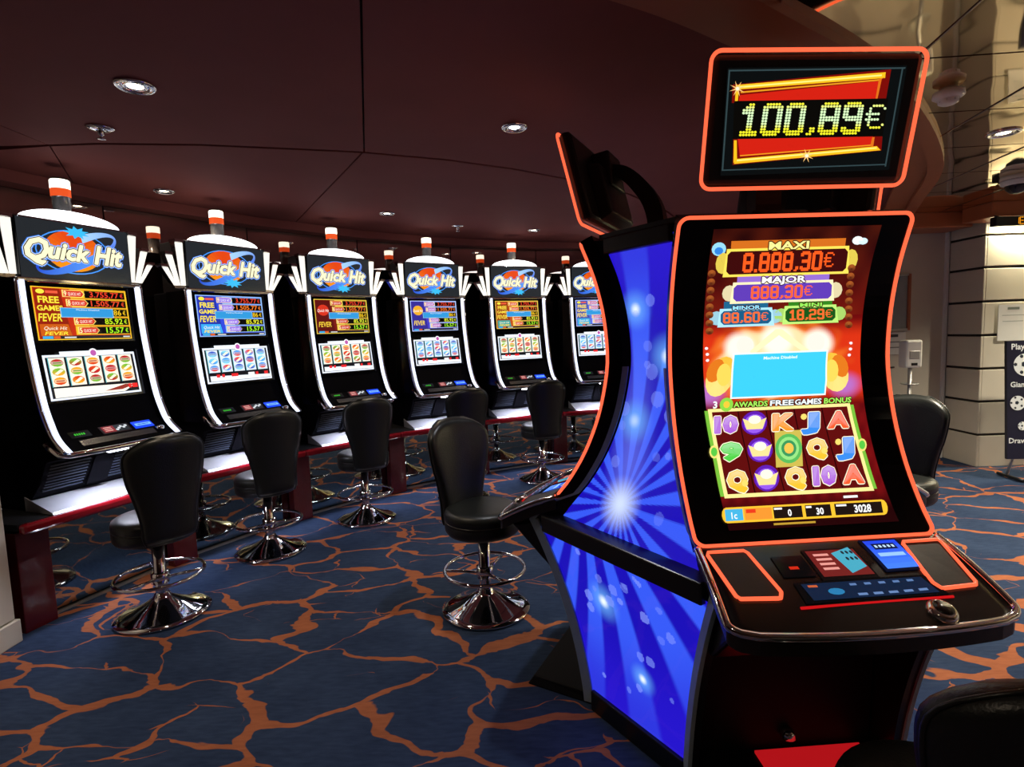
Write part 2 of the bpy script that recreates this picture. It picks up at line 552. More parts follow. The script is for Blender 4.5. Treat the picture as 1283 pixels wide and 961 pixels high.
ceil = struct(MB().box(-4.6, 8, -3.6, 9.6, ZC + .03, ZC + .08).build('ceiling', M['ceil_gap']), 'dark maroon ceiling of large panels')
ARC = [(-2.69, 3.08), (-2.18, 3.08), (-1.67, 3.15), (-1.27, 3.25), (-.82, 3.37), (-.36, 3.56), (.04, 3.79), (.47, 4.11), (1.0, 4.6), (1.5, 5.3), (2.0, 6.2), (2.3, 7.2), (2.4, 9.5)]
def up(p, d=.028):
    return (p[0] - d * .35, p[1] + d)
panels = [
    [(-4.6, -3.6), (-2.443, -3.6), (-2.443, 3.08), (-2.69, 3.08), (-4.6, 3.3)],
    [(-2.437, -3.6), (.956, -3.6), (-.824, 3.367), ARC[3], ARC[2], ARC[1], (-2.437, 3.08)],
    [(.964, -3.6), (8, -3.6), (8, 9.6)] + ARC[:4:-1] + [(-.816, 3.373)],
    [(-4.6, 3.33), (-2.452, 3.105), (-4.6, 6.67)],
    [(-2.445, 3.107), up(ARC[1]), up(ARC[2]), up(ARC[3]), (-.843, 3.392), (-4.55, 9.6), (-4.6, 9.6), (-4.6, 6.69)],
    [(-.833, 3.396)] + [up(p) for p in ARC[5:]] + [(-4.54, 9.6)],
]
for poly in panels:
    MB().prism(poly, lambda p, t: (p[0], p[1], t), ZC, ZC + .028).build('ceiling_panel', M['ceil'], ceil)

# brown fascia band between the dark and the mirrored ceiling
BL = [(-1.6, 1.05), (-.3, 1.58), (.325, 1.88), (.80, 2.17), (1.7, 2.85), (2.75, 4.0), (3.4, 5.05), (3.9, 5.9)]
def offs(P, d):
    out = []
    for i, p in enumerate(P):
        a = P[max(0, i - 1)]; b = P[min(len(P) - 1, i + 1)]
        t = Vector((b[0] - a[0], b[1] - a[1])).normalized()
        out.append((p[0] + t.y * d, p[1] - t.x * d))
    return out
def smooth_path(P, n=6):
    out = []
    for i in range(len(P) - 1):
        p0 = P[max(0, i - 1)]; p1 = P[i]; p2 = P[i + 1]; p3 = P[min(len(P) - 1, i + 2)]
        for k in range(n):
            t = k / n
            out.append(tuple(.5 * (2 * p1[j] + (p2[j] - p0[j]) * t + (2 * p0[j] - 5 * p1[j] + 4 * p2[j] - p3[j]) * t * t
                                   + (3 * p1[j] - p0[j] - 3 * p2[j] + p3[j]) * t ** 3) for j in range(len(p1))))
    out.append(tuple(P[-1]))
    return out
BLs = smooth_path(BL)
def band(name, d0, d1, z0, z1, mat):
    a, b = offs(BLs, d0), offs(BLs, d1)
    m = MB()
    for i in range(len(a) - 1):
        m.hexa([(*a[i], z0), (*a[i + 1], z0), (*b[i + 1], z0), (*b[i], z0)], [(*a[i], z1), (*a[i + 1], z1), (*b[i + 1], z1), (*b[i], z1)])
    return m.build(name, mat)
t1 = struct(band('trim_1', 0, .17, ZC - .03, ZC - .002, M['brown']), 'brown lacquered curved ceiling fascia')
t2 = band('fascia_step', .17, .26, ZC - .06, ZC - .002, M['brown']); t2.parent = t1

# mirrored ceiling panels
mc = struct(MB().box(3.95, 8, -3.6, 5.2, ZC - .004, ZC - .001).build('trim_2', M['ceil_gap']), 'gold mirrored ceiling panels with dark joints')
AX, AY, O = Vector((.997, -.075)), Vector((.18, .984)), Vector((2.50, 2.98))
mid = offs(BLs, .22)
def clip_half(poly, p, nrm):
    out = []
    for i in range(len(poly)):
        a, b = poly[i], poly[(i + 1) % len(poly)]
        da, db = (a - p).dot(nrm), (b - p).dot(nrm)
        if da >= 0: out.append(a)
        if da * db < 0: out.append(a + (b - a) * (da / (da - db)))
    return out
for j in range(-9, 5):
    for i in range(-5, 9):
        g = .006
        q = [O + AX * .68 * i + AY * .65 * j]
        q = [q[0] + AX * (.68 * a + ga) + AY * (.65 * b_ + gb) for a, b_, ga, gb in ((0, 0, g, g), (1, 0, -g, g), (1, 1, -g, -g), (0, 1, g, -g))]
        cx = sum(q, Vector((0, 0))) / 4
        k = min(range(len(mid) - 1), key=lambda k: (Vector(mid[k]) + Vector(mid[k + 1]) - 2 * cx).length)
        t = (Vector(mid[k + 1]) - Vector(mid[k])).normalized()
        q = clip_half(q, Vector(mid[k]), Vector((t.y, -t.x)))
        q = clip_half(q, Vector((0, 6.9)), Vector((0, -1)))
        q = clip_half(q, Vector((0, -3.5)), Vector((0, 1)))
        q = clip_half(q, Vector((7.9, 0)), Vector((-1, 0)))
        if len(q) < 3: continue
        MB().prism(q, lambda p, t_: (p[0], p[1], t_), ZM, ZM + .012).build('mirror_panel', M['gold_mirror'], mc)
for i in range(-4, 8):      # bright beads along one direction of the joints
    a = O + AX * .68 * i
    pts = [a + AY * .65 * s * .25 for s in range(-36, 21)]
    ok = []
    for p in pts:
        k = min(range(len(mid) - 1), key=lambda k: (Vector(mid[k]) - p).length)
        t = (Vector(mid[k + 1]) - Vector(mid[k])).normalized()
        if (p - Vector(mid[k])).dot(Vector((t.y, -t.x))) > 0 and -3.4 < p.y < 6.8 and p.x < 7.8: ok.append((p.x, p.y, ZM - .001))
    if len(ok) > 1:
        MB().tube([ok[0], ok[-1]], .005, 6).build('joint_bead', M['chrome'], mc)

# walls out of the frame
struct(MB().box(-4.6, 8, -3.7, -3.6, 0, ZC + .03).build('wall_south', M['dark_wall']), 'dark wall behind the viewer')
struct(MB().box(-4.7, -4.6, -3.6, 9.6, 0, ZC + .03).build('wall_west', M['dark_wall']), 'dark wall left of the viewer')
struct(MB().box(8, 8.1, -3.6, 9.6, 0, ZC + .03).build('wall_east', M['cream']), 'cream wall on the right side')
struct(MB().box(-4.6, 8, 9.6, 9.7, 0, ZC + .03).build('wall_north', M['dark_wall']), 'dark wall behind the machine row')

# cream stone pier, right background: face towards -X and face towards camera
pier = struct(MB().box(4.80, 7.98, 5.66, 6.98, 0, ZM).build('wall_right', M['cream_gap']), 'cream stone clad pier with dark joints')
zs = [.0, .335, .68, 1.02, 1.36, 1.70, 2.04, 2.36, ZM]
me_side = {}
for i in range(len(zs) - 1):
    a, b = zs[i] + (.012 if i else 0), zs[i + 1] - .012
    MB().box(4.775, 4.80, 5.635, 6.08, a, b).build('stone_panel', M['cream'], pier, bevel=.006)
    for x0 in (4.80, 6.4):
        MB().box(x0, x0 + 1.59, 5.635, 5.66, a, b).build('stone_panel', M['cream'], pier, bevel=.006)
back = struct(MB().box(1.9, 4.80, 6.10, 6.2, 0, ZM).build('wall_back', M['cream']), 'plain cream wall behind the hand sanitiser')
MB().box(4.735, 4.765, 6.07, 6.10, 0, ZM).build('corner_trim', M['white_pl'], back)
for z in (.35, .68, 1.02):
    MB().box(2.6, 4.22, 6.092, 6.10, z, z + .014).build('joint_line', M['cream_gap'], back)
# brown bulkheads
struct(MB().box(2.9, 4.72, 5.72, 6.09, 2.46, ZM).build('trim_3', M['brown'], bevel=.01), 'brown bulkhead above the cream wall')
struct(MB().box(4.53, 7.98, 5.28, 5.632, 2.475, ZM).build('trim_4', M['brown'], bevel=.01), 'brown bulkhead above the orange lettering sign')
cv = empty('assumed_cove_light', (6.3, 5.585, 2.455))  # assumed strip, not seen, added to brighten the cream pier
tag(cv, 'assumed thin light strip under the brown bulkhead, unseen, added to brighten the cream pier', 'light strip')
MB().box(-1.45, 1.6, -.012, .012, .006, .018).build('assumed_diffuser', emat('assumed_cove_diffuser', (1.0, .93, .66), 6.0), cv)  # glowing part of the assumed strip
MB().box(-1.46, 1.61, -.02, .02, .018, .02).build('rail', M['white_pl'], cv)
ld = bpy.data.lights.new('assumed_cove_lamp', 'AREA'); ld.shape = 'RECTANGLE'; ld.size = 3.0; ld.size_y = .03; ld.energy = 95.0; ld.color = (1.0, .92, .62)  # unseen lamp added for the light on the pier
lo = bpy.data.objects.new('assumed_cove_lamp', ld); col.objects.link(lo); lo.parent = cv; lo.location = (.1, -.02, 0); lo.rotation_euler = (R(12), 0, 0)
# cream pier at the left edge of the frame
pl = struct(MB().box(-3.6, -2.68, 1.75, 2.83, 0.13, ZC).build('wall_left', M['cream'], bevel=.006), 'cream stone pier at the end of the bench')
MB().box(-3.6, -2.665, 1.735, 2.845, 0, .125).build('stone_plinth', M['cream'], pl, bevel=.006)

# ================================================================== CURVED ROW: mirror wall and bench
CC = Vector((2.3, 1.55))
TH = [159.4 - 11.05 * i for i in range(6)]
JT = [164.95 - 11.05 * i for i in range(8)]
def pol(r, deg, z=None):
    a = R(deg)
    p = (CC.x + r * math.cos(a), CC.y + r * math.sin(a))
    return p if z is None else (*p, z)
def seg_box(m, i, r0, r1, z0, z1, tr0=0.0, tr1=0.0):
    """straight box between joints i and i+1 (radii at the facet middle)"""
    k = 1 / math.cos(R(11.05 / 2))
    a0, a1 = JT[i] - tr0, JT[i + 1] + tr1
    b = [pol(r0 * k, a0, z0), pol(r0 * k, a1, z0), pol(r1 * k, a1, z0), pol(r1 * k, a0, z0)]
    t = [(p[0], p[1], z1) for p in b]
    return m.hexa(b, t)
mw = struct(MB().box(0, 0.001, 0, 0.001, 0, 0.001).build('wall_mirror', M['ceil_gap']), 'dim mirrored wall behind the machine row')
# give the wall itself a real backing
bm_ = MB()
for i in range(7): seg_box(bm_, i, 5.775, 5.85, 0, ZC - .002)
mw.data = bm_.mesh('wall_mirror', M['ceil_gap'])
for i in range(7):
    seg_box(MB(), i, 5.76, 5.772, .63, 2.56, .05, .05).build('mirror_panel', M['wall_mirror'], mw)
    seg_box(MB(), i, 5.62, 5.772, 2.565, ZC - .002).build('top_trim', M['ceil'], mw)

bench = empty('machine_bench', (*pol(5.3, 137), 0))
tag(bench, 'long curved bench with red nosing and mirrored front carrying the machine row', 'bench')
binv = Vector((-bench.location.x, -bench.location.y, 0))
for i in range(7):
    seg_box(MB(), i, 5.12, 5.755, .585, .62).build('ledge_top', M['black_matte'], bench, loc=binv)
    seg_box(MB(), i, 5.07, 5.12, .565, .62).build('red_nosing', M['red_lacquer'], bench, bevel=.015, loc=binv)
    seg_box(MB(), i, 5.26, 5.275, .03, .585).build('mirror_front', M['mirror'], bench, loc=binv)
    seg_box(MB(), i, 5.25, 5.275, 0, .016).build('base_strip', M['grey_metal'], bench, loc=binv)
for i in range(8):
    a = JT[i]
    n = Vector((math.cos(R(a)), math.sin(R(a)))); t = Vector((-n.y, n.x))
    c = Vector(pol(5.22, a))
    off = -.1 if i == 0 else 0
    b = []
    for dr, dt in ((-.03, -.085 + off), (-.03, .085 + off), (.05, .085 + off), (.05, -.085 + off)):
        p = c + n * dr + t * dt; b.append((p.x, p.y, .0))
    MB().hexa(b, [(p[0], p[1], .565) for p in b]).build('red_support', M['red_post'], bench, bevel=.004, loc=binv)

# ================================================================== ROW MACHINES
MG = 'upright machines in the curved row'
def vz(v, z, x=0.0):            # v: towards the player
    return (x, -v, z - .62)
PROF = [(-.42, .62), (-.10, .62), (-.06, .70), (.02, .78), (.10, .915), (.265, .945), (.29, .965), (.285, .985), (.16, 1.075), (.105, 1.22), (.06, 1.52), (.03, 1.935), (-.42, 1.935)]
FRONT = [(.29, .98), (.16, 1.075), (.105, 1.22), (.06, 1.52), (.03, 1.935)]
def on_front(z):
    for (va, za), (vb, zb) in zip(FRONT, FRONT[1:]):
        if za <= z <= zb:
            return va + (vb - va) * (z - za) / (zb - za)
    return FRONT[-1][0]
CAT = {}
def panel_put(z0, z1, lift=.004):
    """surface between heights z0 and z1 on the machine front, x across, y from 0 (bottom) to 1 (top)"""
    va, vb = on_front(z0), on_front(z1)
    d = Vector((vb - va, z1 - z0)).normalized()
    nv, nz = d.y, -d.x
    def put(x, y, layer):
        v = va + (vb - va) * y + nv * (lift + layer * .0006)
        z = z0 + (z1 - z0) * y + nz * (lift + layer * .0006)
        return vz(v, z, x)
    return put
CREAM, BLK = rgb(255, 246, 205), rgb(8, 8, 10)
def logo_art(top_burst):
    def put(x, y, l): return vz(.046 + l * .0006, 2.115 + y, x)
    A = Art(put)
    A.rect(-.305, -.165, .305, .165, rgb(36, 40, 44)); A.up()
    A.ring(-.02, .0, .205, .128, .007, rgb(70, 150, 250)); A.up()
    A.ell(-.025, .005, .155, .118, rgb(250, 150, 20), c2=rgb(225, 70, 20), n=28); A.up()
    A.ring(.0, .0, .255, .09, .012, rgb(40, 90, 230), rot=R(27), a0=R(-60), a1=R(75), t2=.05, c2=rgb(170, 215, 255))
    A.ring(.0, .0, .255, .09, .012, rgb(25, 60, 200), rot=R(27), a0=R(165), a1=R(300), t2=.05, c2=rgb(90, 160, 255)); A.up()
    cx, cy = ((.0, .118) if top_burst else (.03, -.112))
    pts = []
    for k in range(18):
        a = 2 * PI * k / 18; r_ = .075 if k % 2 else .042
        pts.append((cx + r_ * math.cos(a), cy + r_ * .5 * math.sin(a)))
    for k in range(18):
        A.poly([(cx, cy), pts[k], pts[(k + 1) % 18]], rgb(60, 190, 245))
    A.up()
    for off, c in ((.0165, rgb(60, 135, 250)), (.012, rgb(225, 235, 255)), (.0088, rgb(14, 10, 14)), (0, CREAM)):
        A.text('Q', -.218, -.06, .125, c, shear=.3, offset=.012, width=.112, outline=off)
        A.text('uick', -.052, -.047, .098, c, shear=.3, offset=.012, width=.215, slope=-.02, outline=off)
        A.text('Hit', .172, -.055, .112, c, shear=.3, offset=.012, width=.165, slope=-.02, outline=off)
        A.up()
        if not off:
            A.text('Q', -.218, -.06, .125, c, shear=.3, offset=.012, width=.112, outline=.0045)
            A.text('uick', -.052, -.047, .098, c, shear=.3, offset=.012, width=.215, slope=-.02, outline=.0042)
            A.text('Hit', .172, -.055, .112, c, shear=.3, offset=.012, width=.165, slope=-.02, outline=.0042)
    return A.m
SCH = [   # background, title colour, badge, frame
    dict(bg=rgb(190, 45, 18), ti=rgb(250, 225, 60), bd=rgb(215, 60, 40), fr=rgb(240, 190, 40), lo=rgb(200, 90, 20), nums=(rgb(230, 60, 40), rgb(230, 70, 40), rgb(235, 190, 30), rgb(190, 230, 30), rgb(160, 240, 30))),
    dict(bg=rgb(50, 70, 215), ti=rgb(250, 225, 60), bd=rgb(150, 120, 230), fr=rgb(150, 190, 250), lo=rgb(60, 170, 240), nums=(rgb(225, 60, 40), rgb(240, 120, 40), rgb(235, 190, 30), rgb(230, 230, 50), rgb(160, 240, 40))),
    dict(bg=rgb(120, 25, 20), ti=rgb(240, 200, 60), bd=rgb(200, 60, 40), fr=rgb(230, 200, 70), lo=rgb(210, 50, 30), nums=(rgb(225, 60, 40), rgb(235, 110, 40), rgb(235, 190, 30), rgb(220, 230, 50), rgb(160, 240, 40))),
    dict(bg=rgb(70, 60, 190), ti=rgb(245, 210, 70), bd=rgb(180, 120, 200), fr=rgb(180, 200, 250), lo=rgb(235, 170, 40), nums=(rgb(225, 60, 40), rgb(235, 110, 40), rgb(235, 190, 30), rgb(220, 230, 50), rgb(160, 240, 40))),
    dict(bg=rgb(190, 80, 25), ti=rgb(250, 220, 70), bd=rgb(215, 90, 50), fr=rgb(235, 200, 80), lo=rgb(70, 160, 150), nums=(rgb(225, 60, 40), rgb(235, 110, 40), rgb(235, 190, 30), rgb(220, 230, 50), rgb(160, 240, 40))),
    dict(bg=rgb(90, 110, 220), ti=rgb(250, 220, 90), bd=rgb(190, 110, 170), fr=rgb(190, 200, 250), lo=rgb(60, 170, 220), nums=(rgb(225, 60, 40), rgb(235, 110, 40), rgb(235, 190, 30), rgb(220, 230, 50), rgb(160, 240, 40))),
]
def upper_art(S, idx):
    A = Art(panel_put(1.60, 1.905, .006))
    X = lambda t: -.265 + t * .53
    Y = lambda t: 1 - t
    A.rect(X(0), 0, X(1), 1, S['fr']); A.up()
    A.rect(X(.012), .02, X(.988), .98, S['bg']); A.up()
    # title block
    A.poly([(X(.02), Y(.97 - .0)), (X(.34), Y(.97)), (X(.27), Y(.03)), (X(.02), Y(.03))], mixc(S['bg'], BLK, .45)); A.up()
    if idx in (2, 3):
        A.ell(X(.15), Y(.32), .055, .16, S['lo'], n=14); A.up()
        A.text('Quick Hit', X(.15), Y(.37), .085, rgb(250, 250, 240), shear=.3, width=.11)
        A.text('FEVER', X(.16), Y(.80), .15, S['ti'], shear=.2, offset=.02, width=.12)
    else:
        A.ell(X(.08), Y(.09), .022, .045, rgb(250, 230, 70), n=12)
        A.rect(X(.13), Y(.12), X(.25), Y(.07), rgb(235, 90, 60))
        A.text('FREE', X(.15), Y(.30), .125, S['ti'], offset=.03, width=.105)
        A.text('GAMES', X(.155), Y(.445), .10, S['ti'], offset=.03, width=.13)
        A.text('FEVER', X(.14), Y(.645), .15, S['ti'], shear=.2, offset=.02, width=.12)
        A.poly([(X(.03), Y(.70)), (X(.31), Y(.70)), (X(.335), Y(.925)), (X(.03), Y(.925))], S['lo']); A.up()
        A.text('Quick Hit', X(.18), Y(.81), .07, rgb(255, 250, 220), shear=.3, width=.12)
        A.text('FEVER', X(.18), Y(.905), .065, S['ti'], shear=.2, offset=.02, width=.12)
    A.up()
    vals = ('3.755,77', '1.505,77', '347,86', '85,92', '15,57')
    for k in range(5):
        y0 = .03 + k * .178
        A.rect(X(.37), Y(y0 + .168), X(.985), Y(y0), S['fr'])
        A.up()
        A.rect(X(.52), Y(y0 + .155), X(.975), Y(y0 + .012), rgb(12, 8, 6))
        xs = .29 + .025 * k
        A.poly([(X(xs), Y(y0 + .15)), (X(xs + .2), Y(y0 + .15)), (X(xs + .235), Y(y0 + .08)), (X(xs + .2), Y(y0 + .012)), (X(xs), Y(y0 + .012))], rgb(255, 225, 120)); A.up()
        A.poly([(X(xs + .012), Y(y0 + .14)), (X(xs + .195), Y(y0 + .14)), (X(xs + .222), Y(y0 + .08)), (X(xs + .195), Y(y0 + .022)), (X(xs + .012), Y(y0 + .022))], S['bd']); A.up()
        A.text(str(9 - k), X(xs + .03), Y(y0 + .13), .10, rgb(255, 240, 180), offset=.02, width=.014)
        A.text('QUICK HIT', X(xs + .125), Y(y0 + .115), .06, rgb(255, 250, 240), width=.07)
        A.text(vals[k], X(.90), Y(y0 + .135), .115, S['nums'][k], align='r', offset=.015, width=.0215 * len(vals[k]))
        A.text('\u20ac', X(.937), Y(y0 + .125), .085, S['nums'][k], offset=.01, width=.017)
    A.up()
    # status line
    A.rect(X(.03), Y(.985), X(.97), Y(.925), rgb(40, 36, 40)); A.up()
    A.rect(X(.03), Y(.98), X(.13), Y(.93), rgb(60, 170, 230)); A.rect(X(.135), Y(.98), X(.20), Y(.93), rgb(220, 90, 40))
    A.rect(X(.24), Y(.97), X(.36), Y(.945), rgb(220, 220, 220)); A.rect(X(.88), Y(.97), X(.96), Y(.945), rgb(220, 220, 220)); A.up()
    # light blue notice
    A.rect(X(.235), Y(.575), X(.80), Y(.39), rgb(150, 205, 240)); A.up()
    A.rect(X(.242), Y(.565), X(.793), Y(.40), rgb(50, 150, 215)); A.up()
    A.text('Machine Disabled', X(.52), Y(.44), .03, rgb(235, 245, 255), width=.13)
    return A.m
def reel_art(idx, S):
    A = Art(panel_put(1.255, 1.515, .006))
    warm = idx in (0, 2, 4)
    X = lambda t: -.262 + t * .524
    A.rect(X(0), 0, X(1), 1, rgb(235, 242, 255)); A.up()
    A.rect(X(.022), .045, X(.978), .945, rgb(20, 20, 26)); A.up()
    base = rgb(255, 244, 225) if warm else rgb(225, 238, 255)
    sy = ((rgb(225, 70, 30), rgb(245, 170, 40), rgb(120, 190, 60), rgb(190, 30, 40)) if warm else (rgb(235, 80, 50), rgb(70, 160, 240), rgb(130, 215, 240), rgb(60, 90, 200)))
    for k in range(5):
        x0 = .05 + k * .182
        A.rect(X(x0), .30, X(x0 + .155), .93, base, 1, 6)
        A.up()
        for q in range(3):
            yy = .42 + q * .20
            c1, c2 = sy[(k + q) % 4], sy[(k * 3 + q + 1) % 4]
            A.ell(X(x0 + .077), yy, .034, .085, c1, n=12, c2=c2)
            A.up()
            if (k + q) % 2:
                A.poly([(X(x0 + .03), yy - .04), (X(x0 + .10), yy + .06), (X(x0 + .13), yy + .03), (X(x0 + .06), yy - .06)], rgb(255, 250, 220))
            else:
                A.rect(X(x0 + .02), yy - .03, X(x0 + .135), yy + .03, mixc(c2, rgb(255, 255, 255), .35))
                A.up()
                A.rect(X(x0 + .035), yy - .012, X(x0 + .12), yy + .012, mixc(c1, BLK, .4))
        A.rect(X(x0 - .012), .29, X(x0 - .004), .94, rgb(90, 190, 200))
    A.up()
    if warm and idx == 0:
        A.poly([(X(.03), .05), (X(.78), .05), (X(.93), .22), (X(.03), .26)], rgb(255, 250, 235)); A.up()
        A.poly([(X(.55), .10), (X(.75), .10), (X(.93), .2), (X(.80), .22)], rgb(150, 50, 40)); A.up()
        A.rect(X(.83), .12, X(.865), .22, rgb(240, 40, 40)); A.rect(X(.875), .12, X(.94), .22, rgb(240, 40, 40))
    else:
        A.poly([(X(.03), .05), (X(.97), .05), (X(.97), .14), (X(.03), .20)], rgb(240, 246, 255)); A.up()
        for x_, w_ in ((.12, .05), (.2, .04), (.34, .1), (.6, .1), (.72, .04), (.86, .06)):
            A.rect(X(x_), .15, X(x_ + w_), .235, rgb(230, 40, 45) if x_ != .6 else rgb(245, 245, 250))
    A.up()
    A.rect(X(.15), .955, X(.85), 1.055, rgb(240, 246, 255)); A.up()
    A.ell(X(.5), 1.0, .026, .105, rgb(250, 250, 255), n=16); A.up()
    A.ell(X(.5), 1.0, .017, .07, rgb(190, 90, 170), n=14)
    return A.m

def lamp_blade(side, x0, ang, h, w0, w1):
    """one flaring lamp beside the sign"""
    m = MB()
    ca, sa = math.cos(ang), math.sin(ang) * side
    def P(a, b, v): return vz(v, 1.955 + b * ca - a * side * sa * 0, side * x0 + a * ca * 1.0 + b * sa)
    def ring(b, w, v0, v1): return [P(-w / 2, b, v1), P(w / 2, b, v1), P(w / 2, b, v0), P(-w / 2, b, v0)]
    m.hexa(ring(0.012, w0 * .78, .018, .030), ring(h - .004, w1 * .82, .030, .042))
    MBb = MB().hexa(ring(0, w0, -.02, .02), ring(h, w1, -.03, .032))
    return m, MBb, ring(h, w1 * 1.12, -.035, .046), ring(h + .02, w1 * 1.12, -.035, .046), ring(0, w0 * 1.1, -.02, .024)

STRIP = smooth_path([(.30, .985), (.215, 1.055), (.165, 1.15), (.125, 1.27), (.085, 1.5), (.06, 1.7), (.048, 1.935)], 4)
def make_row_machine():
    root = empty('slot_machine', (0, 0, .62))
    MB().prism(PROF, lambda p, x: vz(p[0], p[1], x), -.32, .32).build('body', M['belly'], root, bevel=.006)
    for s in (-1, 1):
        poly = [(v + .02, z) for v, z in STRIP] + [(-.2, 1.935), (-.2, .98)]
        MB().prism(poly, lambda p, x: vz(p[0], p[1], x), s * .315, s * .345).build('side_cheek', M['gloss'], root, bevel=.004)
        m = MB()
        for (va, za), (vb, zb) in zip(STRIP, STRIP[1:]):
            m.hexa([vz(va + .012, za, s * .311), vz(va + .012, za, s * .334), vz(va + .03, za, s * .334), vz(va + .03, za, s * .311)],
                   [vz(vb + .012, zb, s * .311), vz(vb + .012, zb, s * .334), vz(vb + .03, zb, s * .334), vz(vb + .03, zb, s * .311)])
        m.build('light_strip', M['white_tube'], root)
        MB().tube([vz(v + .022, z, s * .347) for v, z in STRIP], .009, 6).build('chrome_edge', M['chrome'], root)
    # screens
    for z0, z1, nm, w in ((1.585, 1.92, 'upper_screen', .285), (1.24, 1.53, 'reel_screen', .285)):
        pt = panel_put(z0, z1, 0)
        m = MB(); n = 10
        m.hexa([pt(-w, 0, -4), pt(w, 0, -4), pt(w, 0, 7), pt(-w, 0, 7)], [pt(-w, 1, -4), pt(w, 1, -4), pt(w, 1, 7), pt(-w, 1, 7)])
        m.build(nm, M['gloss'], root)
    # console
    MB().tube([vz(.31, .968, x) for x in (-.30, .30)], .001, 4)
    lip = [vz(.18, 1.03, -.352), vz(.22, 1.0, -.352), vz(.27, .975, -.345), vz(.298, .966, -.31)] + [vz(.298 + .014 * math.cos(x / .31 * PI / 2), .964, x) for x in (-.2, -.1, 0, .1, .2)] + [vz(.298, .966, .31), vz(.27, .975, .345), vz(.22, 1.0, .352), vz(.18, 1.03, .352)]
    MB().tube(lip, .017, 8).build('console_rim', M['chrome'], root)
    ptd = panel_put(.985, 1.07, .003)
    def slab(name, x0, x1, y0, y1, c, mat='screen', extra=None):
        A = Art(ptd)
        A.m.hexa([ptd(x0, y0, -2), ptd(x1, y0, -2), ptd(x1, y1, -2), ptd(x0, y1, -2)], [ptd(x0, y0, 6), ptd(x1, y0, 6), ptd(x1, y1, 6), ptd(x0, y1, 6)], c)
        A.layer = 8
        if extra: extra(A)
        return A.m.build(name, M[mat], root, fix=False)
    slab('card_reader', -.24, -.13, .62, .98, rgb(10, 12, 10), extra=lambda A: [A.rect(-.215 + .012 * k, .74, -.208 + .012 * k, .85, rgb(60, 190, 50)) for k in range(5)])
    def ex(A):
        A.rect(-.06, .60, .01, .98, rgb(130, 35, 40)); A.rect(.01, .60, .09, .98, rgb(40, 44, 48)); A.up()
        for k in range(3): A.rect(-.05, .68 + .1 * k, -.005, .72 + .1 * k, rgb(240, 180, 170))
        for k in range(5): A.ell(.02 + .015 * k, .70 + .05 * (k % 3) + .03 * k, .009, .06, rgb(215, 220, 225), n=8)
    slab('player_display', -.07, .10, .56, 1.02, rgb(30, 20, 22), extra=ex)
    def ex2(A):
        A.rect(.135, .70, .235, .86, rgb(120, 185, 255)); A.up(); A.rect(.15, .76, .22, .80, rgb(20, 50, 190))
    slab('note_acceptor', .125, .245, .58, 1.0, rgb(25, 70, 235), extra=ex2)
    MB().lathe([(0.0, .012), (.018, .012), (.026, .006), (.028, 0), (.028, -.01)], 16).build('round_button', M['chrome'], root, loc=Vector(ptd(.265, .42, 2)))
    pb = MB(); pb.hexa([ptd(x, y, -2) for x, y in ((-.22, .12), (.22, .12), (.22, .45), (-.22, .45))], [ptd(x, y, 5) for x, y in ((-.22, .12), (.22, .12), (.22, .45), (-.22, .45))])
    pb.build('button_panel', M['deck'], root)
    ul = MB().box(-.055, .055, -.235, -.205, .925 - .62, .937 - .62).build('under_light', M['under'], root)
    ld = bpy.data.lights.new('under_console_lamp', 'AREA'); ld.shape = 'RECTANGLE'; ld.size = .28; ld.size_y = .04; ld.spread = R(135); ld.energy = 4.2; ld.color = (.80, .82, 1.0)
    lo = bpy.data.objects.new('under_console_lamp', ld); col.objects.link(lo); lo.parent = ul; lo.location = (0, -.20, .915 - .62)
    # base plate and vents
    MB().hexa([vz(-.12, .622, -.325), vz(-.12, .622, .325), vz(.13, .622, .325), vz(.13, .622, -.325)],
              [vz(-.12, .70, -.325), vz(-.12, .70, .325), vz(-.06, .70, .325), vz(.125, .63, .325)][:0] or [vz(-.12, .705, -.325), vz(-.12, .705, .325), vz(.12, .632, .325), vz(.12, .632, -.325)]).build('base_plate', M['ledge'], root)
    MB().hexa([vz(-.02, .72, -.06), vz(-.02, .72, .06), vz(.0, .72, .06), vz(.0, .72, -.06)],
              [vz(.10, .905, -.06), vz(.10, .905, .06), vz(.115, .905, .06), vz(.115, .905, -.06)]).build('centre_strap', M['belly'], root)
    for s in (-1, 1):
        for k in range(9):
            z = .735 + k * .019
            v = -.04 + (z - .72) * .66
            MB().hexa([vz(v, z, s * .075), vz(v, z, s * .29), vz(v + .022, z - .002, s * .29), vz(v + .022, z - .002, s * .075)],
                      [vz(v, z + .008, s * .075), vz(v, z + .008, s * .29), vz(v + .022, z + .006, s * .29), vz(v + .022, z + .006, s * .075)]).build('vent_slat', M['slat'], root)
    b = MB().lathe([(0, .012), (.016, .012), (.02, 0)], 12).build('red_button', M['candle_red'], root, loc=vz(.045, .80, .305), ); b.rotation_euler = (PI / 2, 0, 0)
    # head
    hd = MB().prism([(-.30, 1.94), (.03, 1.94), (.03, 2.285), (-.02, 2.30), (-.30, 2.30)], lambda p, x: vz(p[0], p[1], x), -.31, .31).build('head', M['black'], root, bevel=.008)
    MB().box(-.345, .345, -.075, .02, 1.925 - .62, 1.95 - .62).build('chrome_shelf', M['chrome'], root, bevel=.006)
    MB().box(-.308, .308, -.046, -.02, 1.95 - .62, 2.28 - .62).build('sign_panel', M['gloss'], root)
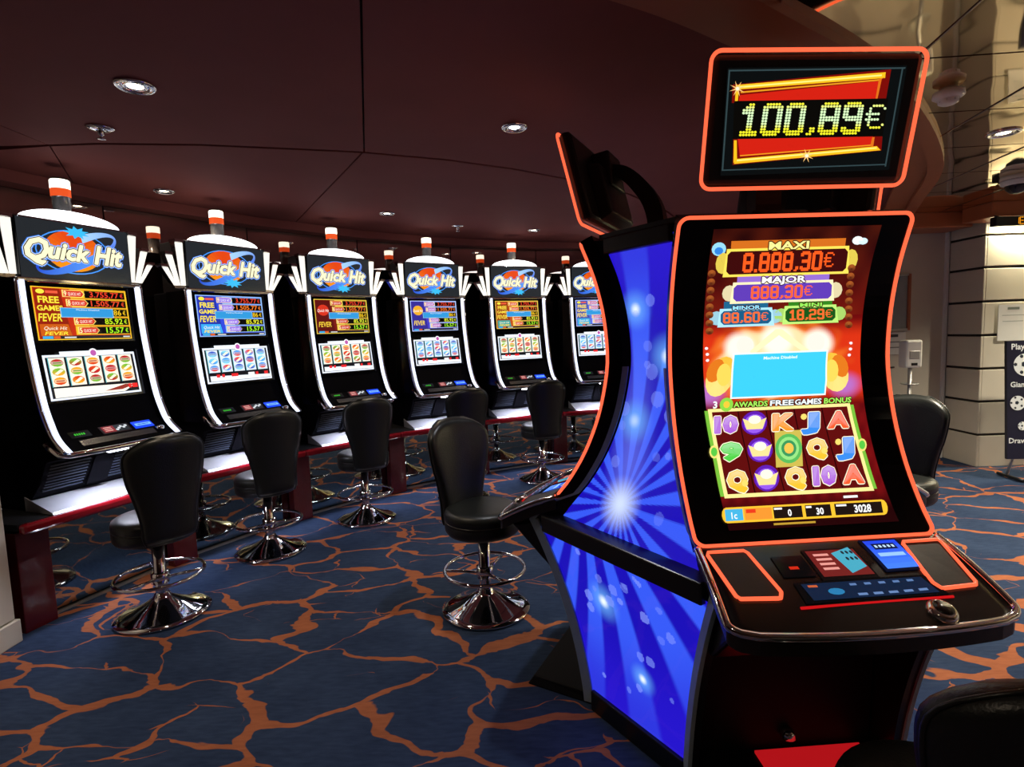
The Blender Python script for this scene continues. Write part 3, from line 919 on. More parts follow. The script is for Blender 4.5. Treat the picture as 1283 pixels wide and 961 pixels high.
    for s in (-1, 1):
        for (x0, ang, h, w0, w1) in ((.329, R(3), .315, .034, .054), (.360, R(15), .23, .028, .048), (.378, R(29), .155, .024, .044)):
            m, mb_, ra, rb, rc = lamp_blade(s, x0, ang, h, w0, w1)
            l = m.build('fan_lamp', M['lamp_white'], root)
            MB().hexa(ra, rb).build('lamp_cap', M['chrome'], l)
            mb_.build('lamp_back', M['chrome'], l)
            MB().hexa([Vector(p) - Vector((0, 0, .008)) for p in rc], [Vector(p) + Vector((0, 0, .012)) for p in rc]).build('lamp_foot', M['chrome'], l)
    # glowing arch over the sign
    arc = [(.27 * math.cos(PI * k / 20), .10 * math.sin(PI * k / 20)) for k in range(21)]
    MB().prism(arc, lambda p, t: vz(t, 2.285 + p[1] * .72, p[0]), .0, .035).build('arch_lamp', M['lamp_arch'], root)
    MB().box(-.29, .29, -.045, .06, 2.272 - .62, 2.29 - .62).build('arch_trim', M['chrome'], root, bevel=.003)
    # signal light
    tl = MB().lathe([(.0, 2.30), (.052, 2.30), (.052, 2.33), (.046, 2.335), (.046, 2.445), (.05, 2.45)], 20).build('signal_light', M['candle_grey'], root, loc=(0, .055, -.62))
    MB().lathe([(.05, 2.45), (.05, 2.497)], 20).build('red_ring', M['candle_red'], tl)
    MB().lathe([(.05, 2.497), (.05, 2.545), (.046, 2.55)], 20).build('white_ring', M['candle_white'], tl)
    MB().lathe([(.048, 2.55), (.048, 2.558), (0, 2.562)], 20).build('signal_cap', M['black'], tl)
    MB().tube([(0, .22, 2.29 - .62), (0, .22, 2.302 - .62)], .05, 8)
    return root
proto = make_row_machine()
row_labels = [
    'lit upright machine with red and gold screens at the near left end of the row',
    'lit upright machine with blue screens, second from the left end of the row',
    'lit upright machine with dark red screen, third from the left end of the row',
    'lit upright machine with violet screen, fourth from the left end of the row',
    'lit upright machine with orange and teal screen, fifth in the row beside the half-hidden one',
    'lit upright machine half hidden behind the blue panelled pod, last in the row']
row_machines = []
for i in range(6):
    o = proto if i == 0 else copy_tree(proto)
    p = pol(5.24, TH[i]); n = (CC - Vector(p)).normalized()
    o.location = (p[0], p[1], .62)
    o.rotation_euler = (0, 0, math.atan2(n.x, -n.y))
    tag(o, row_labels[i], 'slot machine', MG)
    row_machines.append(o)
logo = {True: logo_art(True).mesh('logo', M['screen_soft']), False: logo_art(False).mesh('logo', M['screen_soft'])}
for i, o in enumerate(row_machines):
    kids = {c.name.split('.')[0]: c for c in o.children}
    from_mesh('logo', logo[i == 0], kids['sign_panel'])
    from_mesh('jackpot_display', upper_art(SCH[i], i).mesh('jackpot_display', M['screen']), kids['upper_screen'])
    from_mesh('reels_display', reel_art(i, SCH[i]).mesh('reels_display', M['screen']), kids['reel_screen'])
# ================================================================== STOOLS
def make_stool():
    root = empty('bar_stool', (0, 0, 0))
    # facing local -Y (towards the machine), back at +Y
    MB().lathe([(0, .004), (.240, .004), (.250, .008), (.248, .016), (.21, .026), (.15, .046), (.10, .072), (.062, .096), (.045, .112), (.04, .125), (.034, .13), (.034, .135)], 40).build('base', M['chrome'], root)
    MB().lathe([(.033, .12), (.033, .44), (.0, .44)], 20).build('column', M['chrome'], root)
    fr = MB().tube([(.225 * math.cos(2 * PI * k / 40), .225 * math.sin(2 * PI * k / 40), .235) for k in range(40)], .0105, 8, closed=True).build('foot_ring', M['chrome'], root)
    MB().lathe([(.034, .185), (.048, .188), (.048, .25), (.034, .253)], 20).build('ring_collar', M['chrome'], fr)
    for a in (20, 140, 260):
        MB().tube([(.04 * math.cos(R(a)), .04 * math.sin(R(a)), .215), (.225 * math.cos(R(a)), .225 * math.sin(R(a)), .235)], .009, 8).build('spoke', M['chrome'], fr)
    MB().lathe([(0, .452), (.06, .452), (.07, .446), (.07, .432), (0, .432)], 20).build('seat_plate', M['black_matte'], root)
    MB().lathe([(0, .452), (.175, .452), (.198, .459), (.211, .478), (.214, .515), (.207, .529), (.213, .538), (.214, .563), (.208, .582), (.192, .594), (.16, .599), (.08, .602), (0, .603)], 40).build('seat', M['leather'], root)
    sp = MB().tube([(.209 * math.cos(2 * PI * k / 48), .209 * math.sin(2 * PI * k / 48), .529) for k in range(48)], .005, 6, closed=True).build('seat_piping', M['leather'], root)
    def hw(s):
        w = .142 + .066 * sstep(.12, .82, s)
        if s > .80:
            w *= (1 - ((s - .80) / .20) ** 2.6 * .55)
        if s < .06:
            w *= .9 + .1 * s / .06
        return w
    def surf(side):
        def fn(u, w):
            q = math.sin((u - .5) * PI)
            s = w
            h = hw(s)
            e = max(0.0, 1 - abs(q) ** 6) ** .5 * max(0.0, 1 - abs(2 * s - 1) ** 14) ** .5
            z = .475 + .60 * (s - .018 * (q * q) * (1 if s > .5 else 0))
            lean = .205 + .055 * s * s
            y = lean - .30 * (q * h) ** 2 / .16 * .75 + side * .046 * e
            return (q * h, y, z)
        return fn
    m = MB()
    m.grid(surf(1), 22, 26); m.grid(surf(-1), 22, 26)
    bk = m.build('backrest', M['leather'], root)
    pts = []
    rim = []
    for k in range(0, 27):
        s = k / 26
        rim.append((s, 1))
    for k in range(26, -1, -1):
        rim.append((k / 26, 0))
    for s, r_ in rim:
        p = surf(1)(1.0 if r_ else 0.0, s); pts.append((p[0], p[1] + .012, p[2]))
    MB().tube(pts, .005, 6).build('back_piping', M['leather'], bk)
    return root
stool0 = make_stool()
PC = Vector((.885, 2.26))       # centre of the three-machine pod
PA = [R(-86.9 - 120 * k) for k in range(3)]
def face_dir(px, py, dx, dy):   # rotation so that local -Y points along (dx, dy)
    return math.atan2(dx, -dy)
stools = [
    ((-2.07, 3.10), TH[0], -14, 'black swivel stool in front of the near left machine of the row'),
    ((-1.83, 4.00), TH[1], -14, 'black swivel stool in front of the second machine from the left'),
    ((-1.29, 4.66), TH[2], -14, 'black swivel stool in front of the third machine from the left'),
    ((-.50, 5.20), TH[3], -10, 'black swivel stool mostly hidden behind the stool standing alone on the carpet'),
    ((.29, 5.75), TH[4], -10, 'black swivel stool beside the fifth machine with its pale lit seat edge'),
    ((1.08, 6.05), TH[5], 0, 'black swivel stool almost hidden behind the glowing orange edge of the pod'),
]
first = True
for (p, th, da, lab) in stools:
    o = stool0 if first else copy_tree(stool0)
    first = False
    o.location = (*p, 0)
    d = Vector((math.cos(R(th)), math.sin(R(th))))
    o.rotation_euler = (0, 0, face_dir(0, 0, d.x, d.y) + R(da))
    tag(o, lab, 'stool', 'black leather swivel stools')
for p, lk, lab in (((-.19, 3.02), 1, 'black swivel stool standing alone on the carpet, seat turned to the blue panelled pod'),
                   ((.87, 1.05), 0, 'black stool cut off by the bottom edge, in front of the big curved screen'),
                   ((2.33, 3.33), 2, 'black stool seen behind the right edge of the big curved screen')):
    o = copy_tree(stool0)
    o.location = (*p, 0)
    if lk == 0: o.scale = (1, 1, .925)      # gas lift set lower
    d = (PC - Vector(p)).normalized()
    o.rotation_euler = (0, 0, face_dir(0, 0, d.x, d.y) + (R(-12) if lk == 1 else R(0) if lk == 2 else 0))
    tag(o, lab, 'stool', 'black leather swivel stools')

# ================================================================== POD OF THREE CURVED MACHINES
VB = .45          # root of each machine sits this far from the pod centre
HW = .3775        # half width of the screen frame
def pv(u, v, z):
    return (u, -(v - VB), z)
VP = [(.615, .885), (.555, .96), (.485, 1.08), (.43, 1.22), (.398, 1.36), (.39, 1.46), (.402, 1.60), (.432, 1.73), (.465, 1.82), (.492, 1.885)]
VPs = smooth_path(VP, 6)
_len = [0.0]
for a, b in zip(VPs, VPs[1:]):
    _len.append(_len[-1] + math.hypot(b[0] - a[0], b[1] - a[1]))
LEN = _len[-1]
def along(t):
    """point and outward normal on the screen profile at arc fraction t"""
    d = max(0.0, min(1.0, t)) * LEN
    k = 0
    while k < len(_len) - 2 and _len[k + 1] < d: k += 1
    f_ = (d - _len[k]) / (_len[k + 1] - _len[k])
    a, b = VPs[k], VPs[k + 1]
    tv, tz = b[0] - a[0], b[1] - a[1]
    l = math.hypot(tv, tz)
    return a[0] + tv * f_, a[1] + tz * f_, tz / l, -tv / l
_tz = {}
def t_of_z(z):
    key = round(z, 5)
    if key in _tz: return _tz[key]
    _tz[key] = r_ = _t_of_z(z)
    return r_
def _t_of_z(z):
    lo, hi = 0.0, 1.0
    for _ in range(30):
        m_ = (lo + hi) / 2
        if along(m_)[1] < z: lo = m_
        else: hi = m_
    return lo
def v_of_z(z):
    return along(t_of_z(z))[0]
def scr(u, z, lift):
    v, zz, nv, nz = along(t_of_z(z))
    return pv(u, v + nv * lift, zz + nz * lift)
LOW = smooth_path([(.74, .775), (.675, .64), (.605, .46), (.555, .28), (.525, .12), (.515, .03)], 4)
BODY = [(.24, .03), (.40, .03), (.41, .50), (.60, .70), (.645, .845)] + [(v - .035, z) for v, z in VPs[3:]] + [(.24, 1.885)]

def rounded_loop(hw, t0, t1, rad, n=6):
    """closed loop of (u, t) with rounded corners, t in arc metres"""
    pts = []
    for cx, cy, a0 in ((hw - rad, t1 - rad, 0), (-hw + rad, t1 - rad, 90), (-hw + rad, t0 + rad, 180), (hw - rad, t0 + rad, 270)):
        for k in range(n + 1):
            a = R(a0 + 90 * k / n)
            pts.append((cx + rad * math.cos(a), cy + rad * math.sin(a)))
    out = []
    for i, p in enumerate(pts):
        q = pts[(i + 1) % len(pts)]
        m_ = max(1, int(math.hypot(q[0] - p[0], q[1] - p[1]) / .04))
        for k in range(m_): out.append((p[0] + (q[0] - p[0]) * k / m_, p[1] + (q[1] - p[1]) * k / m_))
    return out
# layout of the big screen, drawn on a 1283-wide design sheet
EDG = [(260, 850, 1143), (271, 849, 1142), (320, 845, 1133), (440, 843, 1119), (480, 848, 1121), (580, 858, 1143), (700, 876, 1176)]
def des(x, y):
    for a, b in zip(EDG, EDG[1:]):
        if a[0] <= y <= b[0] or b is EDG[-1]:
            f_ = (y - a[0]) / (b[0] - a[0])
            l, r_ = a[1] + (b[1] - a[1]) * f_, a[2] + (b[2] - a[2]) * f_
            break
    return (x - l) / (r_ - l) * 2 * HW - HW, 1.872 - (y - 276) * .002535
def fire(x, y):
    """backdrop of the big screen as a colour field on the design sheet"""
    base = mixc(rgb(60, 8, 8), rgb(110, 14, 12), sstep(330, 400, y) * .8)
    if y < 420:
        c = mixc(base, rgb(30, 5, 6), sstep(330, 290, y))
        w = .5 + .5 * math.sin(x * .11) * math.sin(y * .09 + x * .03)
        c = mixc(c, rgb(150, 50, 20), .18 * w)
    if y >= 395:
        cxs = 978
        d = math.hypot((x - cxs) / 92, (y - 452) / 62)
        fl = .5 + .5 * math.sin(x * .16 + math.sin(y * .1) * 2) * math.cos(y * .13 + x * .05)
        g = sstep(1.25, .35, d + .18 * (fl - .5))
        c = mixc(rgb(105, 10, 12), rgb(215, 50, 20), sstep(395, 425, y) * sstep(515, 490, y))
        c = mixc(c, rgb(240, 120, 40), sstep(.15, .55, g) * .8)
        c = mixc(c, rgb(255, 225, 170), sstep(.45, .85, g))
        for (px, py, rr) in ((930, 432, 24), (1030, 430, 24), (978, 425, 26)):
            c = mixc(c, rgb(255, 248, 232), sstep(1, .45, math.hypot(x - px, y - py) / rr))
        for (px, py) in ((896, 492), (1066, 488)):
            c = mixc(c, rgb(175, 120, 215), .8 * sstep(1, .2, math.hypot((x - px) / 26, (y - py) / 22)))
    if y > 512:
        k = .5 + .5 * math.sin(x * .35) * math.sin(y * .21)
        c = mixc(rgb(98, 10, 14), rgb(120, 16, 18), k)
        c = mixc(c, rgb(35, 4, 6), sstep(612, 640, y))
    return c
def big_screen_art():
    A = Art(lambda x, y, l: scr(*des(x, y), .0030 + l * .0006))
    m = A.m
    nx, ny = 110, 190
    def fn(u, w):
        y = 284 + 368 * w
        # screen borders run parallel to the frame
        uu = -.265 + .545 * u
        z = des(980, y)[1]
        return scr(uu, z, .0032)
    def cf(u, w):
        y = 284 + 368 * w
        l, r_ = -.265, .28
        uu = l + (r_ - l) * u
        for a, b in zip(EDG, EDG[1:]):
            if a[0] <= y <= b[0]:
                f_ = (y - a[0]) / (b[0] - a[0]); L_, R_ = a[1] + (b[1] - a[1]) * f_, a[2] + (b[2] - a[2]) * f_
        return fire(L_ + (uu + HW) / (2 * HW) * (R_ - L_), y)
    m.grid(fn, nx, ny, colfn=cf, sm=False)
    A.layer = 3; A.split = 6.0
    GOLD, RED = rgb(255, 226, 90), rgb(255, 92, 30)
    def dotline(txt, x0, x1, y0, y1, c):
        D, n = dots(txt)
        px, py = (x1 - x0) / n, (y1 - y0) / 12
        for i, j in D:
            x, y = x0 + i * px, y0 + j * py
            A.rect(x, y, x + px * 1.04, y + py * .98, c)
    def plaque(x0, y0, x1, y1, edge, inner, name, nc, glow, txt, tc, tx0, tx1, nh=8):
        my = (y0 + y1) / 2
        A.layer = 3
        A.rect(x0 + 8, y0 - 9, x1 - 8, y0 + 2, glow, 6, 1); A.up()
        A.ell(x0 - 1, my, 9, (y1 - y0) * .38, mixc(edge, BLK, .25), n=12); A.ell(x1 + 1, my, 9, (y1 - y0) * .38, mixc(edge, BLK, .25), n=12); A.up()
        A.poly([(x0 + 3, y0), (x1 - 3, y0), (x1, y1), (x0, y1)], edge); A.up()
        A.poly([(x0 + 8, y0 + 3), (x1 - 8, y0 + 3), (x1 - 4, y0 + 7), (x1 - 4, y1 - 7), (x1 - 8, y1 - 3), (x0 + 8, y1 - 3), (x0 + 4, y1 - 7), (x0 + 4, y0 + 7)], inner); A.up()
        dotline(txt, tx0, tx1, y0 + 5, y1 - 5, tc); A.up()
        A.text(name, (x0 + x1) / 2, y0 + 1.5, nh, rgb(60, 20, 10), offset=.03, flip=-1, width=len(name) * 11.5 * nh / 8 * .95, outline=1.2)
        A.up()
        A.text(name, (x0 + x1) / 2, y0 + 1.5, nh, nc, offset=.03, flip=-1, width=len(name) * 11.5 * nh / 8 * .95)
        A.up()
    plaque(906, 307, 1066, 341, GOLD, rgb(60, 10, 10), 'MAXI', rgb(255, 240, 150), rgb(210, 110, 30), '8.888,30E', RED, 930, 1045, 9)
    plaque(917, 348, 1050, 375, rgb(255, 240, 190), rgb(95, 60, 180), 'MAJOR', rgb(255, 255, 255), rgb(150, 110, 210), '888,30E', rgb(255, 100, 50), 943, 1021)
    plaque(902, 381, 974, 405, rgb(175, 230, 250), rgb(25, 90, 130), 'MINOR', rgb(150, 225, 255), rgb(30, 100, 140), '88,60E', rgb(255, 110, 50), 909, 966, 5)
    plaque(984, 380, 1056, 404, rgb(190, 240, 120), rgb(25, 85, 25), 'MINI', rgb(150, 235, 90), rgb(50, 130, 30), '18,29E', rgb(255, 110, 50), 992, 1048, 5)
    # small corner icons and side beads
    A.layer = 3
    A.ell(899, 307, 9, 8, rgb(150, 215, 245), n=14); A.up(); A.ell(899, 309, 5.5, 4.5, rgb(50, 130, 220), n=10); A.up()
    A.ell(1073, 301, 7, 5, rgb(245, 252, 255), n=12); A.ell(1080, 302, 6, 4, rgb(215, 240, 255), n=12); A.up()
    for k in range(8):
        A.ell(892, 336 + k * 10.5, 5, 4.6, rgb(165, 85, 35), n=12, c2=rgb(90, 36, 18)); A.ell(1069, 334 + k * 10.5, 5, 4.6, rgb(165, 85, 35), n=12, c2=rgb(90, 36, 18))
    A.up()
    # generic golden flourishes beside the notice
    A.layer = 3
    for s, cx in ((1, 908), (-1, 1051)):
        A.layer = 3
        A.ell(cx, 470, 17, 27, rgb(250, 190, 60), n=18, rot=R(18 * s), c2=rgb(255, 225, 130)); A.up()
        A.ell(cx - s * 7, 462, 10, 16, rgb(225, 120, 30), n=14, rot=R(20 * s)); A.up()
        A.ell(cx + s * 4, 468, 9, 15, rgb(255, 214, 90), n=14); A.up()
        for k in range(3): A.ell(cx - s * (20 - k), 432 + 8 * k, 2.2, 2, rgb(255, 235, 240), n=8)
        A.up()
    A.layer = 3
    A.poly([(940, 440), (976, 410), (984, 410), (1018, 440), (1008, 440), (980, 418), (950, 440)], rgb(255, 240, 190))
    for px, py in ((937, 430), (1027, 429)):
        A.ell(px, py, 11, 12, rgb(255, 238, 225), n=18)
    # light blue notice
    A.layer = 8
    A.rect(921, 440, 1041, 500, rgb(235, 250, 255), 4, 4); A.up()
    A.rect(923, 442, 1039, 498, rgb(62, 205, 245), 4, 4); A.up()
    A.text('Machine Disabled', 981, 449.5, 4, rgb(240, 255, 255), flip=-1, width=42, offset=.02); A.up()
    # bonus line
    A.layer = 5
    A.text('3', 903, 511, 9, rgb(240, 255, 250), flip=-1, offset=.03); A.ell(917, 507, 8.5, 9, rgb(140, 215, 70), n=14); A.up(); A.ell(917, 507, 4, 4.5, rgb(250, 200, 60), n=10); A.up()
    for w_, x, c, wd in (('AWARDS', 947, rgb(165, 235, 90), 42), ('FREE', 986, rgb(240, 250, 255), 29), ('GAMES', 1019, rgb(240, 250, 255), 33), ('BONUS', 1056, rgb(165, 235, 90), 34)):
        A.text(w_, x, 511, 7, rgb(40, 20, 10), flip=-1, offset=.03, width=wd, outline=1.0); A.up()
        A.text(w_, x, 511, 7, c, flip=-1, offset=.03, width=wd); A.up()
    # reel window
    A.layer = 3
    gx0, gx1, gy0, gy1 = 897, 1083, 514, 617
    def gp(fx, fy):   # reel grid on the sheet, following the frame
        y = gy0 + (gy1 - gy0) * fy
        l = 896 + 17 * fy + 0; r_ = 1072 + 26 * fy
        return l + (r_ - l) * fx, y
    def strip(fx0, fx1, fy0, fy1, c, n=8):
        for k in range(n):
            a, b = fy0 + (fy1 - fy0) * k / n, fy0 + (fy1 - fy0) * (k + 1) / n
            A.poly([gp(fx0, a), gp(fx1, a), gp(fx1, b), gp(fx0, b)], c)
    strip(-.035, 1.035, -.0, 1.0, rgb(120, 190, 60)); A.up()
    strip(-.01, 1.01, -.02, 1.02, rgb(255, 235, 150)); A.up()
    strip(.015, .985, .02, .98, rgb(95, 14, 14)); A.up()
    for k in range(1, 5):
        strip(.2 * k - .004, .2 * k + .004, .02, .98, rgb(40, 4, 6))
    A.up()
    for s in (-.02, 1.02):
        x, y = gp(s, .5); A.ell(x, y, 6, 8, rgb(240, 225, 120), n=12); A.up(); A.ell(x, y, 4, 5.5, rgb(90, 200, 70), n=12); A.up()
    PUR, ORG, BLU, GRN, RD, YEL = rgb(170, 90, 215), rgb(250, 150, 30), rgb(60, 140, 235), rgb(70, 205, 60), rgb(240, 90, 40), rgb(255, 195, 50)
    cells = [[('10', PUR), 'ingot', ('K', ORG), ('J', BLU), ('A', RD)], [('9', GRN), 'ingot', 'coin', ('Q', YEL), ('J', BLU)], [('Q', YEL), 'ingot', ('Q', YEL), ('10', PUR), ('A', RD)]]
    for r_ in range(3):
        for k in range(5):
            x, y = gp(.1 + .2 * k, .175 + .325 * r_)
            q = cells[r_][k]
            A.layer = 8
            if q == 'ingot':
                A.ell(x, y, 16, 15, rgb(95, 30, 175), n=20); A.up()
                A.ell(x, y + 1, 13, 12, rgb(150, 90, 235), n=18); A.up()
                A.poly([(x - 15, y - 6), (x - 5, y - 2), (x + 5, y - 2), (x + 15, y - 6), (x + 10, y + 8), (x - 10, y + 8)], rgb(255, 225, 150)); A.up()
                A.ell(x, y - 4, 8, 5.5, rgb(255, 250, 225), n=14); A.up()
            elif q == 'coin':
                A.rect(x - 17, y - 22, x + 17, y + 22, rgb(205, 185, 80), 2, 2); A.up()
                A.ell(x, y, 17, 18, rgb(90, 185, 90), n=22); A.up(); A.ell(x, y, 13, 14, rgb(150, 225, 130), n=20); A.up()
                A.ell(x, y, 9.5, 10, rgb(60, 150, 90), n=18); A.up(); A.ell(x, y, 6, 6.5, rgb(255, 195, 80), n=16); A.up()
            else:
                t_, c = q
                for o_, cc, c2 in ((2.0, rgb(255, 245, 215), None), (.9, c, None), (0, c, mixc(c, rgb(255, 255, 255), .30))):
                    A.text(t_, x, y + 9.5, 19, cc, flip=-1, offset=.05, width=25 if t_ == '10' else 15 if t_ == 'J' else 21, outline=o_, c2=c2); A.up()
                if t_ in 'QJ':
                    A.ell(x + (9 if t_ == 'Q' else -9), y + (5 if t_ == 'Q' else -5), 4, 4, rgb(255, 220, 110), n=8); A.up()
    # bottom meter
    y0, y1 = 629, 645
    A.layer = 4
    A.rect(912, y0, 1108, y1, YEL, 8, 1); A.ell(912, 637, 6, 8, YEL, n=12); A.ell(1108, 637, 6, 8, YEL, n=12); A.up()
    A.rect(910, y0 + 2, 932, y1 - 2, rgb(70, 180, 225)); A.rect(934, y0 + 2, 968, y1 - 2, rgb(240, 150, 50)); A.rect(970, y0 + 2, 1006, y1 - 2, rgb(30, 20, 16)); A.rect(1010, y0 + 2, 1042, y1 - 2, rgb(30, 20, 16)); A.rect(1047, y0 + 2, 1107, y1 - 2, rgb(30, 20, 16)); A.up()
    W_ = rgb(250, 250, 250)
    A.text('1c', 921, y1 - 4, 7, W_, flip=-1, offset=.02); A.rect(936, y0 + 3, 948, y0 + 7, rgb(230, 60, 30)); A.text('0', 990, y1 - 4, 7, W_, flip=-1, offset=.03); A.text('30', 1028, y1 - 4, 7, W_, flip=-1, offset=.03); A.text('3028', 1082, y1 - 4, 8, W_, flip=-1, offset=.03)
    A.rect(971, y0 + 3, 981, y0 + 5, W_); A.rect(1011, y0 + 3, 1018, y0 + 5, W_); A.rect(1049, y0 + 3, 1062, y0 + 5, W_)
    A.rect(968, y1 + 2.5, 1020, y1 + 4.5, rgb(190, 150, 50)); A.rect(1060, 623, 1078, 625.5, W_)
    return A.m

# topper geometry
TW = .32
TB, TT = (.51, 1.965), (.60, 2.325)     # (v, z) of bottom and top edge
def tp(fx, fy, lift):
    """fx -1..1 across, fy 0 top .. 1 bottom"""
    dv, dz = TT[0] - TB[0], TT[1] - TB[1]
    l = math.hypot(dv, dz)
    return pv(fx * TW, TT[0] - dv * fy + dz / l * lift, TT[1] - dz * fy - dv / l * lift)
def topper_art():
    def put(x, y, l):        # design sheet 1283 x 869
        fy = (y - 60) / 740
        L_, R_ = 125 - 60 * fy, 1235 - 125 * fy
        return tp((x - L_) / (R_ - L_) * 2 - 1, fy, .003 + l * .0006)
    A = Art(put)
    A.poly([(200, 150), (1120, 145), (1035, 710), (165, 725)], rgb(10, 13, 14)); A.up()
    for (a, b, c_, d) in (((205, 160), (1110, 155), (1108, 163), (205, 168)), ((205, 168), (213, 168), (180, 690), (172, 690)), ((1090, 163), (1098, 163), (1020, 690), (1012, 690)), ((172, 690), (1015, 675), (1015, 682), (172, 697))):
        A.poly([a, b, c_, d], rgb(48, 66, 70))
    A.up()
    RD, RL, GO = rgb(120, 12, 8), rgb(205, 32, 18), rgb(250, 190, 30)
    A.poly([(225, 235), (1035, 165), (1010, 330), (222, 330)], RD); A.up()
    A.poly([(262, 290), (970, 225), (955, 330), (255, 330)], RL); A.up()
    A.poly([(240, 238), (1005, 180), (1003, 210), (240, 262)], GO); A.up()
    A.poly([(246, 246), (985, 192), (984, 200), (246, 254)], rgb(255, 240, 130)); A.poly([(265, 272), (972, 216), (971, 224), (265, 280)], rgb(230, 150, 30)); A.poly([(240, 262), (256, 262), (250, 325), (236, 325)], GO); A.poly([(970, 215), (1003, 205), (985, 215), (965, 320), (955, 320)], rgb(220, 110, 25)); A.up()
    A.poly([(228, 520), (995, 520), (990, 600), (225, 665)], RD); A.up()
    A.poly([(250, 520), (945, 520), (940, 575), (262, 620)], RL); A.up()
    A.poly([(230, 660), (985, 598), (965, 575), (245, 632)], GO); A.up()
    A.poly([(245, 645), (965, 588), (962, 582), (245, 637)], rgb(255, 240, 130)); A.poly([(230, 530), (244, 530), (246, 640), (228, 655)], GO); A.poly([(940, 525), (952, 525), (945, 580), (930, 572)], rgb(220, 110, 25)); A.poly([(260, 612), (935, 566), (935, 572), (262, 618)], rgb(230, 150, 30)); A.up()
    # glints
    for gx, gy, r_ in ((246, 258, 42), (600, 622, 40)):
        for k in range(4):
            a = PI * k / 4 + .5
            A.poly([(gx + r_ * math.cos(a), gy + r_ * math.sin(a)), (gx + 5 * math.cos(a + 1.57), gy + 5 * math.sin(a + 1.57)), (gx - r_ * math.cos(a), gy - r_ * math.sin(a)), (gx - 5 * math.cos(a + 1.57), gy - 5 * math.sin(a + 1.57))], rgb(255, 200, 120))
        A.up(); A.ell(gx, gy, 9, 9, rgb(255, 245, 215), n=10); A.up()
    A.poly([(228, 322), (1015, 318), (990, 522), (222, 524)], rgb(9, 8, 6)); A.up()
    D, n = dots('100,89E')
    for i, j in D:
        x = 255 + (1005 - 255) * (i / n); y = 342 + j * 14.6
        x += (j - 6) * -2.0
        k = abs(j - 4.5) / 6.5
        c = mixc(rgb(214, 248, 190), rgb(240, 235, 40), sstep(.25, .75, k))
        A.ell(x, y, 7.2, 7.0, c, n=8)
    return A.m

